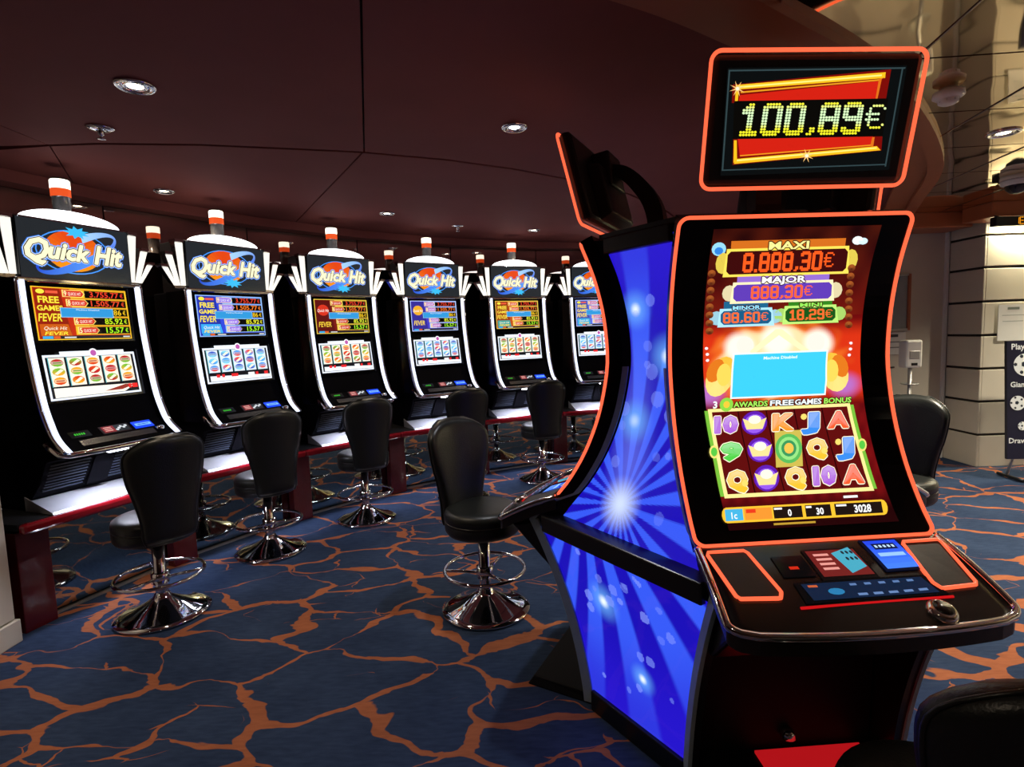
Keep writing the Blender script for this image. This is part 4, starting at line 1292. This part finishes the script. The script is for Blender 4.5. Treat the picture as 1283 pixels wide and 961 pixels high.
def make_pod_machine():
    root = empty('curved_slot_machine', (0, 0, 0))
    MB().prism(BODY, lambda p, u: pv(u, p[0], p[1]), -.362, .362).build('body', M['black'], root)
    # curved screen frame
    m = MB()
    T = 28
    def fr(side):
        return lambda u, w: (lambda a: pv((u - .5) * 2 * (HW - .004), a[0] + a[2] * side, a[1] + a[3] * side))(along(w))
    m.grid(fr(0.0), 1, T, sm=False); m.grid(fr(-.05), 1, T, sm=False)
    for u in (0, 1):
        m.grid(lambda a, w, u=u: fr(-.05 * a)(u, w), 1, T, sm=False)
    for w in (0, 1):
        m.grid(lambda a, b, w=w: fr(-.05 * a)(b, w), 1, 1, sm=False)
    frame_o = m.build('screen_frame', M['gloss'], root)
    lp = rounded_loop(HW, 0.0, LEN, .03)
    MB().tube([(lambda a: pv(u, a[0] + a[2] * .002, a[1] + a[3] * .002))(along(t / LEN)) for u, t in lp], .0062, 8, closed=True).build('orange_light_edge', M['neon'], root)
    from_mesh('game_display', big_screen_art().mesh('game_display', M['screen']), frame_o)
    for s in (-1, 1):
        path = [pv(s * .366, v - .05, z) for v, z in VPs[2:-4]]
        MB().tube([pv(s * .368, v - .045, z) for v, z in VPs[0:22]], .004, 6).build('side_glow_line', M['neon'], root)
        # steel strips framing the side panels
        m = MB()
        for (va, za), (vb, zb) in zip(LOW, LOW[1:]):
            m.hexa([pv(s * .362, va - .035, za), pv(s * .376, va - .035, za), pv(s * .376, va + .004, za), pv(s * .362, va + .004, za)],
                   [pv(s * .362, vb - .035, zb), pv(s * .376, vb - .035, zb), pv(s * .376, vb + .004, zb), pv(s * .362, vb + .004, zb)])
        m.build('steel_edge', M['steel'], root)
        MB().prism([(.30, .03)] + [(v - .004, z) for v, z in LOW[::-1]] + [(.66, .83), (.30, .83)], lambda p, u: pv(u, p[0], p[1]), s * .335, s * .363).build('leg_cheek', M['black'], root)
        m = MB()
        P2 = [(.74, .775), (.68, .845)] + [(v - .055, z) for v, z in VPs[2:28]]
        for (va, za), (vb, zb) in zip(P2, P2[1:]):
            m.hexa([pv(s * .362, va - .022, za), pv(s * .374, va - .022, za), pv(s * .374, va, za), pv(s * .362, va, za)],
                   [pv(s * .362, vb - .022, zb), pv(s * .374, vb - .022, zb), pv(s * .374, vb, zb), pv(s * .362, vb, zb)])
        m.build('upper_steel_edge', M['steel'], root)
    # console: sloping deck with curved front
    CF = .925; CZ = .762
    def deck_pt(u, w, dz=0.0):       # w 0 back .. 1 front
        bow = .035 * (1 - (u / HW) ** 2) * w
        v = .62 + (CF - .035 - .62) * w + bow
        z = .884 + (CZ - .884) * (w * .75 + .25 * w * w) + dz
        return pv(u, v, z)
    def hwc(w):
        return HW * (1.0 + .05 * w) - (0 if w < .88 else .07 * (1 - math.sqrt(max(0, 1 - ((w - .88) / .12) ** 2))))
    m = MB()
    NW = 40; NU = 16
    for dz in (0, -.055):
        m.grid(lambda a, w, dz=dz: deck_pt((a - .5) * 2 * hwc(w), w, dz), NU, NW)
    m.grid(lambda a, b: deck_pt((a - .5) * 2 * hwc(1), 1, -.055 * b), NU, 1, sm=False)
    m.grid(lambda a, b: deck_pt((a - .5) * 2 * hwc(0), 0, -.055 * b), NU, 1, sm=False)
    for s in (-1, 1):
        m.grid(lambda a, b, s=s: deck_pt(s * hwc(a), a, -.055 * b), NW, 1, sm=False)
    con = m.build('console', M['deck'], root)
    rim = [deck_pt(-hwc(w), w, -.004) for w in [k / 40 for k in range(41)]] + [deck_pt((a - .5) * 2 * hwc(1), 1, -.004) for a in [k / 16 for k in range(1, 16)]] + [deck_pt(hwc(w), w, -.004) for w in [k / 40 for k in range(40, -1, -1)]]
    MB().tube(rim, .012, 8).build('chrome_rim', M['chrome'], con)
    def dput(x, y, l):               # x across -1..1, y 0 back..1 front
        p = Vector(deck_pt(x * HW, .035 + y * 1.13)); return p + Vector((0, -.35, .93)).normalized() * (.003 + l * .0007)
    def dslab(name, poly, c, mat, extra=None, parent=root, h=2):
        A = Art(dput)
        nn = len(poly)
        A.m.add([dput(x, y, -3) for x, y in poly] + [dput(x, y, h) for x, y in poly], [tuple(range(nn, 2 * nn))] + [(i, (i + 1) % nn, nn + (i + 1) % nn, nn + i) for i in range(nn)], c)
        A.layer = h + 2
        if extra: extra(A)
        return A.m.build(name, M[mat], parent, fix=False)
    for s in (-1, 1):
        poly = [(s * .96, .05), (s * .64, .05), (s * .57, .50), (s * .60, .56), (s * .90, .56)]
        pd = dslab('speaker_pad', poly, None, 'pad')
        loop = [dput(x, y, 3) for x, y in poly]
        lp2 = []
        for i in range(5):
            a, b = Vector(loop[i]), Vector(loop[(i + 1) % 5])
            for k in range(4): lp2.append(a + (b - a) * (.06 + .88 * k / 3))
        MB().tube(lp2, .0055, 6, closed=True).build('pad_light', M['neon'], pd)
    dslab('card_reader', [(-.48, .14), (-.24, .14), (-.24, .36), (-.48, .36)], rgb(8, 8, 9), 'screen', lambda A: A.rect(-.40, .26, -.33, .29, rgb(200, 40, 20)))
    def ex(A):
        A.rect(-.19, .10, .20, .38, rgb(110, 32, 30)); A.up()
        for k in range(4): A.rect(-.15, .14 + .05 * k, -.03, .165 + .05 * k, rgb(230, 150, 140))
        A.poly([(.0, .14), (.17, .08), (.19, .30), (.04, .36)], rgb(70, 165, 190)); A.up()
        for k in range(6): A.ell(.09 + .035 * (k % 3), .14 + .07 * (k // 3), .012, .02, rgb(30, 40, 50), n=8)
    dslab('player_display', [(-.21, .08), (.22, .08), (.22, .41), (-.21, .41)], rgb(14, 9, 9), 'screen', ex)
    def ex2(A):
        A.rect(.33, .02, .60, .34, rgb(25, 60, 225), c2=rgb(70, 130, 255), ny=6); A.up()
        A.rect(.37, .06, .56, .13, rgb(12, 20, 60)); A.rect(.36, .17, .57, .21, rgb(150, 195, 255)); A.up()
        for k in range(5): A.rect(.385 + .035 * k, .08, .405 + .035 * k, .11, rgb(190, 220, 255))
    dslab('note_acceptor', [(.31, 0.0), (.62, 0.0), (.62, .36), (.31, .36)], rgb(6, 10, 30), 'screen', ex2)
    def ex3(A):
        A.poly([(-.40, .44), (.52, .44), (.56, .59), (-.38, .59)], rgb(16, 32, 58)); A.up()
        A.rect(-.36, .455, -.29, .475, rgb(190, 90, 50)); A.ell(-.18, .52, .06, .03, rgb(40, 120, 170), n=12)
        for k in range(5):
            A.rect(-.05 + .11 * k, .455, .0 + .11 * k, .475, rgb(90, 120, 170)); A.rect(-.04 + .115 * k, .545, .03 + .115 * k, .565, rgb(100, 130, 180))
    dslab('button_display', [(-.44, .42), (.56, .42), (.62, .61), (-.44, .61)], rgb(5, 6, 8), 'screen', ex3)
    dslab('red_line', [(-.50, .635), (.64, .625), (.64, .64), (-.50, .652)], rgb(190, 18, 22), 'screen')
    b = MB().lathe([(0, .012), (.026, .012), (.033, .008), (.037, 0), (.037, -.008)], 24).build('round_button', M['chrome'], root, loc=Vector(dput(.46, .74, 3))); b.rotation_euler = (R(22), 0, 0)
    MB().lathe([(0, .014), (.024, .014), (.024, .008)], 20).build('button_face', M['deck'], b)
    # belly under the console, foot step
    MB().hexa([pv(-.35, .50, .50), pv(.35, .50, .50), pv(.35, .66, .56), pv(-.35, .66, .56)], [pv(-.355, .55, .80), pv(.355, .55, .80), pv(.355, .84, .735), pv(-.355, .84, .735)]).build('belly', M['black'], root, bevel=.01)
    MB().hexa([pv(-.33, .36, .03), pv(.33, .36, .03), pv(.33, .41, .03), pv(-.33, .41, .03)], [pv(-.33, .36, .52), pv(.33, .36, .52), pv(.33, .43, .52), pv(-.33, .43, .52)]).build('kick_panel', M['black_matte'], root)
    st = MB().hexa([pv(-.36, .30, .0), pv(.36, .30, .0), pv(.33, .80, .0), pv(-.33, .80, .0)], [pv(-.36, .30, .05), pv(.36, .30, .05), pv(.32, .77, .045), pv(-.32, .77, .045)]).build('foot_step', M['black_matte'], root, bevel=.006)
    for k in range(10):
        v = .44 + k * .028
        MB().box(-.30, -.12, -(v - VB) - .004, -(v - VB) + .004, .045, .062).build('step_rib', M['black'], st)
    MB().hexa([pv(-.10, .43, .046), pv(.28, .43, .046), pv(.28, .72, .043), pv(-.10, .72, .043)], [pv(-.10, .43, .058), pv(.28, .43, .058), pv(.28, .72, .053), pv(-.10, .72, .053)]).build('red_lit_plate', M['red_glow'], st)
    MB().lathe([(0, .03), (.018, .028), (.024, .015), (.026, 0)], 14).build('lock', M['chrome'], root, loc=pv(.02, .43, .10))
    # topper
    tl = [(fx, fy) for fx, fy in ((-1, 0), (1, 0), (1, 1), (-1, 1))]
    m = MB()
    m.hexa([tp(-.985, .985, -.05), tp(.985, .985, -.05), tp(.985, .985, .0), tp(-.985, .985, .0)], [tp(-.985, .015, -.05), tp(.985, .015, -.05), tp(.985, .015, .0), tp(-.985, .015, .0)])
    top = m.build('topper', M['arm'], root, bevel=.02)
    m = MB(); m.hexa([tp(-.55, .9, -.10), tp(.55, .9, -.10), tp(.6, .95, -.045), tp(-.6, .95, -.045)], [tp(-.55, .35, -.10), tp(.55, .35, -.10), tp(.6, .3, -.045), tp(-.6, .3, -.045)])
    m.build('topper_housing', M['arm'], top, bevel=.01)
    loop = []
    H = math.hypot(TT[0] - TB[0], TT[1] - TB[1])
    for u, t in rounded_loop(TW, 0, H, .03):
        loop.append(tp(u / TW, 1 - t / H, .0))
    MB().tube(loop, .0058, 8, closed=True).build('topper_light', M['neon'], top)
    from_mesh('topper_display', topper_art().mesh('topper_display', M['screen']), top)
    # curved arm carrying the topper
    m = MB()
    arm = smooth_path([(.30, 1.87), (.28, 1.98), (.30, 2.08), (.36, 2.17), (.43, 2.23), (.50, 2.25)], 5)
    for (va, za), (vb, zb) in zip(arm, arm[1:]):
        m.hexa([pv(-.045, va - .035, za), pv(.045, va - .035, za), pv(.045, va + .03, za - .02), pv(-.045, va + .03, za - .02)],
               [pv(-.045, vb - .035, zb), pv(.045, vb - .035, zb), pv(.045, vb + .03, zb - .02), pv(-.045, vb + .03, zb - .02)])
    m.build('topper_arm', M['arm'], root)
    MB().hexa([pv(-.12, .22, 1.885), pv(.12, .22, 1.885), pv(.12, .42, 1.885), pv(-.12, .42, 1.885)], [pv(-.09, .25, 1.925), pv(.09, .25, 1.925), pv(.09, .38, 1.925), pv(-.09, .38, 1.925)]).build('arm_foot', M['arm'], root)
    MB().hexa([pv(-.10, .44, 2.15), pv(.10, .44, 2.15), pv(.10, .51, 2.17), pv(-.10, .51, 2.17)], [pv(-.09, .46, 2.30), pv(.09, .46, 2.30), pv(.09, .54, 2.29), pv(-.09, .54, 2.29)]).build('arm_head', M['arm'], root, bevel=.01)
    return root
pod0 = make_pod_machine()
pod_labels = ['big curved-screen machine facing the viewer, its topper reading 100.89 euros',
              'curved-screen machine turned left, seen edge-on with an orange outline',
              'curved-screen machine on the far side of the pod, almost hidden by the front one']
for k in range(3):
    o = pod0 if k == 0 else copy_tree(pod0)
    if k:
        for c_ in list(o.children):
            for g_ in list(c_.children):
                if g_.name.startswith('red_lit_plate'): bpy.data.objects.remove(g_); continue
        for c_ in list(o.children):
            for g_ in list(c_.children):
                if g_.name.startswith('pad_light'): bpy.data.objects.remove(g_)
    n = Vector((math.cos(PA[k]), math.sin(PA[k])))
    o.location = (PC.x + n.x * VB, PC.y + n.y * VB, 0)
    o.rotation_euler = (0, 0, math.atan2(n.x, -n.y))
    tag(o, pod_labels[k], 'slot machine', 'curved-screen machines of the pod')

# core of the pod with the backlit side panels
def edge_pt(k, s, v, z):
    n = Vector((math.cos(PA[k]), math.sin(PA[k]))); r_ = Vector((-n.y, n.x))
    p = n * v + r_ * (s * .362)
    return Vector((p.x, p.y, z))
def v_up(z):
    return v_of_z(max(.885, z)) - .085 if z > .885 else v_of_z(.885) - .085 + (.885 - z) * .8
def v_low(z):
    for (va, za), (vb, zb) in zip(LOW, LOW[1:]):
        if zb <= z <= za: return vb + (va - vb) * (z - zb) / (za - zb) - .03
    return LOW[-1][0] - .03
def ray_col(x, y, cx, cy, flares, hexs):
    a = math.atan2(y - cy, x - cx); d = math.hypot(x - cx, y - cy)
    k = .5 + .5 * math.sin(a * 22 + 2.2 * math.sin(a * 3))
    c = mixc(rgb(26, 14, 178), rgb(54, 88, 240), sstep(.35, .65, k))
    c = mixc(c, rgb(40, 22, 205), sstep(.55, .95, d) * .7)
    c = mixc(c, rgb(120, 135, 250), sstep(.13, .0, abs(x - cx)) * sstep(.75, .05, y - cy) * sstep(-.02, .1, y - cy) * .45)
    c = mixc(c, rgb(215, 230, 255), sstep(.11, .0, d) * .9)
    for fx, fy, r_, w in flares:
        q = math.hypot(x - fx, y - fy)
        c = mixc(c, rgb(110, 180, 255), sstep(r_, 0, q) * .7); c = mixc(c, rgb(240, 250, 255), sstep(r_ * .35, 0, q) * w)
    for fx, fy, r_, w in hexs:
        q = math.hypot(x - fx, (y - fy))
        if q < r_: c = mixc(c, rgb(130, 150, 255), w)
    return c
random.seed(11)
HX1 = [(random.uniform(.1, .9) * .5, random.uniform(.1, 1.0), random.uniform(.012, .03), random.uniform(.2, .5)) for _ in range(26)]
HX2 = [(random.uniform(.05, .5), random.uniform(.1, .65), random.uniform(.010, .024), random.uniform(.25, .6)) for _ in range(22)]
for k in range(3):
    k2 = (k + 1) % 3
    ctr = (edge_pt(k, -1, .5, 0) + edge_pt(k2, 1, .5, 0)) / 2
    core = empty('light_panel', (PC.x + ctr.x, PC.y + ctr.y, 0))
    tag(core, ('tall blue starburst light panel between the front machine and the one turned left', 'blue light panel on the far side of the pod, out of sight',
               'blue light panel on the right side of the pod, hidden behind the front machine')[k], 'light panel', 'blue light panels of the pod')
    first_new = set(o_.name for o_ in bpy.data.objects)
    Z0, Z1 = .79, 1.86
    def up_fn(u, w, off=0.0):
        z = Z0 + (Z1 - Z0) * w
        a, b = edge_pt(k, -1, v_up(z), z), edge_pt(k2, 1, v_up(z), z)
        p = a + (b - a) * u
        o_ = Vector((p.x, p.y, 0)).normalized()
        return p - o_ * off
    x0c = .30
    def up_col(u, w):
        z = Z0 + (Z1 - Z0) * w
        wd = (edge_pt(k, -1, v_up(z), z) - edge_pt(k2, 1, v_up(z), z)).length
        return ray_col((u - .5) * wd + .25, z - Z0 + .0, x0c, .12, ((.30, .83, .09, .9), (.16, .66, .10, .9), (.30, .42, .1, .4)), HX1)
    m = MB(); m.grid(lambda u, w: up_fn(u, w), *((150, 220) if k == 0 else (50, 70)), colfn=up_col, sm=True)
    m.build('upper_light_panel', M['panel_art'], core, fix=False)
    Y0, Y1 = .07, .745
    def lo_fn(u, w):
        z = Y0 + (Y1 - Y0) * w
        a, b = edge_pt(k, -1, v_low(z), z), edge_pt(k2, 1, v_low(z), z)
        return a + (b - a) * u
    def lo_col(u, w):
        z = Y0 + (Y1 - Y0) * w
        wd = (edge_pt(k, -1, v_low(z), z) - edge_pt(k2, 1, v_low(z), z)).length
        return ray_col((.5 - u) * wd + .27, z - Y0, .20, .98, ((.17, .46, .10, 1.0), (.33, .22, .07, 1.0)), HX2)
    m = MB(); m.grid(lo_fn, *((120, 130) if k == 0 else (40, 50)), colfn=lo_col, sm=True)
    m.build('lower_light_panel', M['panel_art'], core, fix=False)
    # black bar at console height, top and bottom rails
    for za, zb, d0, d1, nm in ((.732, .802, .035, -.02, 'divider_bar'), (1.83, 1.89, .02, -.03, 'top_rail'), (.0, .085, .02, -.03, 'bottom_rail')):
        va = (v_up(za) if za > .75 else v_low(max(.03, za)))
        va = {'divider_bar': .665, 'top_rail': v_up(1.85), 'bottom_rail': .48}[nm]
        a, b = edge_pt(k, -1, va, 0), edge_pt(k2, 1, va, 0)
        o_ = ((a + b) / 2).normalized()
        A_, B_ = a + o_ * d0, b + o_ * d0; A2, B2 = a - o_ * .05, b - o_ * .05
        MB().hexa([(p.x, p.y, za) for p in (A_, B_, B2, A2)], [(p.x, p.y, zb) for p in (A_, B_, B2, A2)]).build(nm, M['black'], core, bevel=.006)
    for o_ in core.children: o_.location = (-ctr.x, -ctr.y, 0)
capp = []
core = empty('pod_cap', (PC.x, PC.y, 1.89))
tag(core, 'black plate closing the top of the pod under the topper arms', 'cover plate')
for k in range(3):
    capp += [edge_pt(k, 1, .42, 0), edge_pt(k, -1, .42, 0)]
MB().prism([(p.x, p.y) for p in capp], lambda p, z: (p[0], p[1], z), 1.888 - 1.89, 1.905 - 1.89).build('top_cap', M['black'], core)
MB().lathe([(0, .03), (.10, .03), (.13, .015), (.13, .0)], 20).build('centre_boss', M['black_matte'], core, loc=(0, 0, .014))
# ================================================================== CEILING FITTINGS
def downlight(loc, lab, power, color, mat, r=.044, group='round ceiling downlights'):
    root = empty('ceiling_downlight', loc)
    MB().lathe([(r, .004), (r * 1.55, .0), (r * 1.6, -.006), (r * 1.35, -.012), (r * 1.05, -.008), (r, .004)], 28).build('chrome_bezel', M['chrome'], root)
    MB().lathe([(0, -.003), (r * .62, -.003)], 20).build('lamp', M[mat], root)
    MB().lathe([(r * .62, -.003), (r * .8, -.008), (r, -.004)], 24).build('reflector_ring', M['chrome'], root)
    l = spot('downlight_beam', (0, 0, -.03), power, color, parent=root)
    tag(root, lab, 'ceiling light', group)
    return root
W1, W2 = (1.0, 0.80, 0.58), (0.92, 0.94, 1.0)
downlight((-1.54, 2.44, ZC), 'largest round downlight, upper left of the dark ceiling', LAMP_INNER, W1, 'lamp_disc', .05)
downlight((.06, 3.06, ZC), 'bluish white downlight left of the leaning topper', LAMP_INNER, W2, 'lamp_disc_cool', .045)
downlight((-2.42, 4.05, ZC), 'warm downlight between the first two row machines', LAMP_OUTER, W1, 'lamp_disc')
downlight((-1.05, 5.01, ZC), 'warm downlight over the third and fourth row machines', LAMP_OUTER, W1, 'lamp_disc')
downlight((.29, 6.06, ZC), 'small warm downlight over the fifth row machine', LAMP_OUTER, W1, 'lamp_disc')
downlight((2.92, 3.35, ZM), 'downlight set in the gold mirrored ceiling', LAMP_BRIGHT * 1.9, (1.0, .9, .7), 'lamp_disc', .055)
for p in ((-2.4, .3), (-.6, -.4), (-1.8, -2.2), (.6, -2.4)):  # unseen lamps added to raise the light on the carpet
    downlight((*p, ZC), 'unseen downlight added to the dark ceiling behind the viewer', LAMP_INNER, W1, 'lamp_disc', .07, 'added downlights behind the viewer')
for p in ((4.6, 1.4), (5.3, 4.2), (6.6, 4.3), (4.4, -1.6), (6.6, -.4), (6.6, 2.0)):  # unseen lamps added to brighten the cream walls on the right
    downlight((*p, ZM), 'unseen downlight added to the mirrored ceiling, out of view', LAMP_BRIGHT, (1.0, .9, .7), 'lamp_disc', .07, 'added downlights of the mirrored ceiling')

def sprinkler(loc, lab):
    root = empty('sprinkler_head', loc)
    MB().lathe([(.02, 0), (.062, -.001), (.064, -.006), (.03, -.014), (.02, -.016)], 20).build('flange', M['chrome'], root)
    MB().lathe([(.014, -.01), (.014, -.035), (.006, -.04), (.006, -.05), (.02, -.052), (.02, -.056), (0, -.058)], 14).build('nozzle', M['chrome'], root)
    tag(root, lab, 'sprinkler', 'ceiling sprinklers')
sprinkler((-2.01, 2.88, ZC), 'chrome sprinkler near the largest downlight on the dark ceiling')
sprinkler((-.49, 5.69, ZC), 'small chrome sprinkler above the fourth and fifth row machines')

sd = empty('smoke_detector', (2.08, 2.69, ZM)); sd.scale = (.72, .72, .8)
MB().lathe([(.0, 0), (.05, 0), (.05, -.02), (.085, -.022), (.088, -.05), (.07, -.062), (.06, -.066)], 26).build('base', M['white_pl'], sd)
MB().lathe([(.058, -.062), (.055, -.085), (.035, -.095), (0, -.096)], 22).build('sensor_dome', M['white_pl'], sd)
for k in range(8):
    a = 2 * PI * k / 8
    MB().box(.052 * math.cos(a) - .004, .052 * math.cos(a) + .004, .052 * math.sin(a) - .004, .052 * math.sin(a) + .004, -.082, -.066).build('vent_rib', M['grey_metal'], sd)
tag(sd, 'white round smoke detector on the gold mirrored ceiling', 'smoke detector')
dc = empty('dome_camera', (3.93, 4.37, ZM))
MB().lathe([(0, 0), (.10, 0), (.105, -.02), (.10, -.06), (.075, -.072)], 26).build('housing', M['white_pl'], dc)
MB().lathe([(.076, -.07), (.068, -.10), (.04, -.128), (0, -.137)], 24).build('dark_dome', M['glass_dark'], dc)
MB().lathe([(.1005, -.03), (.104, -.03), (.104, -.04), (.1005, -.04)], 24).build('seam_ring', M['grey_metal'], dc)
tag(dc, 'white dome camera with dark bubble at the right edge of the mirrored ceiling', 'camera')

# ================================================================== RIGHT BACKGROUND
# hand sanitiser on a stand
hs = empty('hand_sanitiser_stand', (4.05, 5.62, 0))
MB().lathe([(0, .0), (.17, 0), (.17, .012), (.03, .02), (.018, .03)], 28).build('base', M['grey_metal'], hs)
MB().tube([(0, 0, .02), (0, 0, 1.10)], .018, 10).build('pole', M['grey_metal'], hs)
bx = MB().box(-.085, .085, -.06, .06, 1.06, 1.34).build('dispenser', M['white_pl'], hs, bevel=.02)
MB().box(-.05, .05, -.066, -.055, 1.15, 1.23).build('window', M['grey_metal'], bx, bevel=.004)
MB().box(-.03, .03, -.064, -.055, 1.085, 1.11).build('label_patch', M['black'], bx)
MB().lathe([(0, .885), (.075, .888), (.08, .90), (.075, .895), (0, .892)], 20).build('drip_tray', M['grey_metal'], hs)
tag(hs, 'white hand sanitiser dispenser on a grey pole by the cream wall', 'dispenser')
# framed glass case and paper notice on the cream wall
gc = empty('wall_display_case', (4.15, 6.10, 0))
MB().box(-.36, .185, -.012, -.002, 1.45, 2.02).build('pane', M['pane'], gc)
for a in ((-.38, -.35, 1.43, 2.04), (.185, .215, 1.43, 2.04)):
    MB().box(a[0], a[1], -.03, -.001, a[2], a[3]).build('upright', M['brown'], gc, bevel=.003)
for z in (1.43, 2.02):
    MB().box(-.35, .185, -.03, -.001, z, z + .02).build('rail', M['grey_metal'], gc)
tag(gc, 'narrow framed glass case on the cream wall behind the big machine', 'display case')
def notice(name, loc, w, h, lines, label, slope=0):
    o = empty(name, loc)
    MB().box(-w / 2, w / 2, 0, .006, 0, h).build('sheet', M['white_pl'], o)
    A = Art(lambda x, y, l: (x, -l * .0008, y))
    for k, (frac, hh, c) in enumerate(lines):
        A.rect(-w * frac / 2, h - .05 - k * .06, w * frac / 2, h - .05 - k * .06 + hh, c)
    A.build('lettering', M['print'], o)
    tag(o, label, 'notice')
    return o
notice('paper_notice', (4.16, 6.085, 1.17), .34, .24, ((.5, .03, rgb(60, 60, 70)), (.8, .012, rgb(120, 120, 125)), (.7, .012, rgb(120, 120, 125))), 'small white paper notice beside the hand sanitiser')
# football board
bd = empty('lottery_board', (4.68, 5.10, 0))
bd.rotation_euler = (0, 0, R(-4))
BWD = .80
def bp_(x, z, d=0.0):       # board leaning back slightly
    return (x, d + (z - .2) * .06, z)
MB().hexa([bp_(-.06, .21), bp_(BWD, .21), bp_(BWD, .21, .03), bp_(-.06, .21, .03)], [bp_(-.06, 1.315), bp_(BWD, 1.315), bp_(BWD, 1.315, .03), bp_(-.06, 1.315, .03)]).build('board', pmat('navy_board', rgb(24, 26, 48), .3, noise=.15, nscale=6), bd)
A = Art(lambda x, y, l: bp_(x, y, -.001 - l * .0008))
WH = rgb(225, 232, 235)
A.text('Play N', -.02, 1.235, .055, WH, align='l', offset=.02)
A.text('Giant', -.03, .885, .05, WH, align='l', offset=.02)
A.text('Drawing', -.045, .36, .05, WH, align='l', offset=.02)
A.ell(.62, .72, .42, .42, rgb(170, 195, 205), n=40); A.up(); A.ell(.62, .72, .40, .40, rgb(215, 228, 232), n=40); A.up()
for cx, cy, r_ in ((.10, 1.09, .105), (.03, .735, .068), (.07, .52, .04)):
    A.ell(cx, cy, r_, r_, WH, n=24); A.up()
    A.ell(cx - r_ * .1, cy + r_ * .05, r_ * .27, r_ * .27, rgb(40, 48, 60), n=5)
    for k in range(5):
        a = R(72 * k + 36)
        A.ell(cx - r_ * .1 + r_ * .74 * math.cos(a), cy + r_ * .05 + r_ * .74 * math.sin(a), r_ * .17, r_ * .17, rgb(40, 48, 60), n=5, rot=a)
    A.up()
A.build('printing', M['print'], bd)
for x in (.03, .68):
    MB().tube([(x, .05, .21), (x, .12, .02)], .012, 8).build('stand_leg', M['grey_metal'], bd)
    MB().tube([(x, -.08, .02), (x, .22, .02)], .016, 8).build('stand_foot', M['black'], bd)
MB().box(0.0, .70, .03, .06, .20, .25).build('stand_bar', M['grey_metal'], bd)
tag(bd, 'navy blue board with printed footballs and white lettering', 'sign')
notice('clear_menu_sheet', (5.06, 5.60, 1.30), .30, .36, ((.4, .025, rgb(120, 130, 120)), (.75, .008, rgb(170, 175, 170)), (.7, .008, rgb(170, 175, 170))), 'pale sheet on the cream pier above the navy board')
# orange lettering sign
ls = empty('led_sign', (4.76, 5.2, 2.375))
MB().box(-.26, .70, 0, .07, 0, .085).build('case', M['black'], ls, bevel=.006)
A = Art(lambda x, y, l: (x, -l * .001, y))
D, n_ = dots('6')
for i, j in D:
    A.ell(-.05 + i * .012, .075 - j * .0058, .0042, .0032, rgb(255, 160, 20), n=6)
A.build('led_digits', M['screen'], ls)
for x in (-.2, .6):
    MB().tube([(x, .035, .085), (x, .035, .091)], .01, 8).build('hanger', M['black'], ls)
    MB().tube([(x, .035, .085), (x, .10, .11)], .008, 8).build('bracket_arm', M['black'], ls)
tag(ls, 'black bar sign with orange lit digits under the brown bulkhead', 'sign')
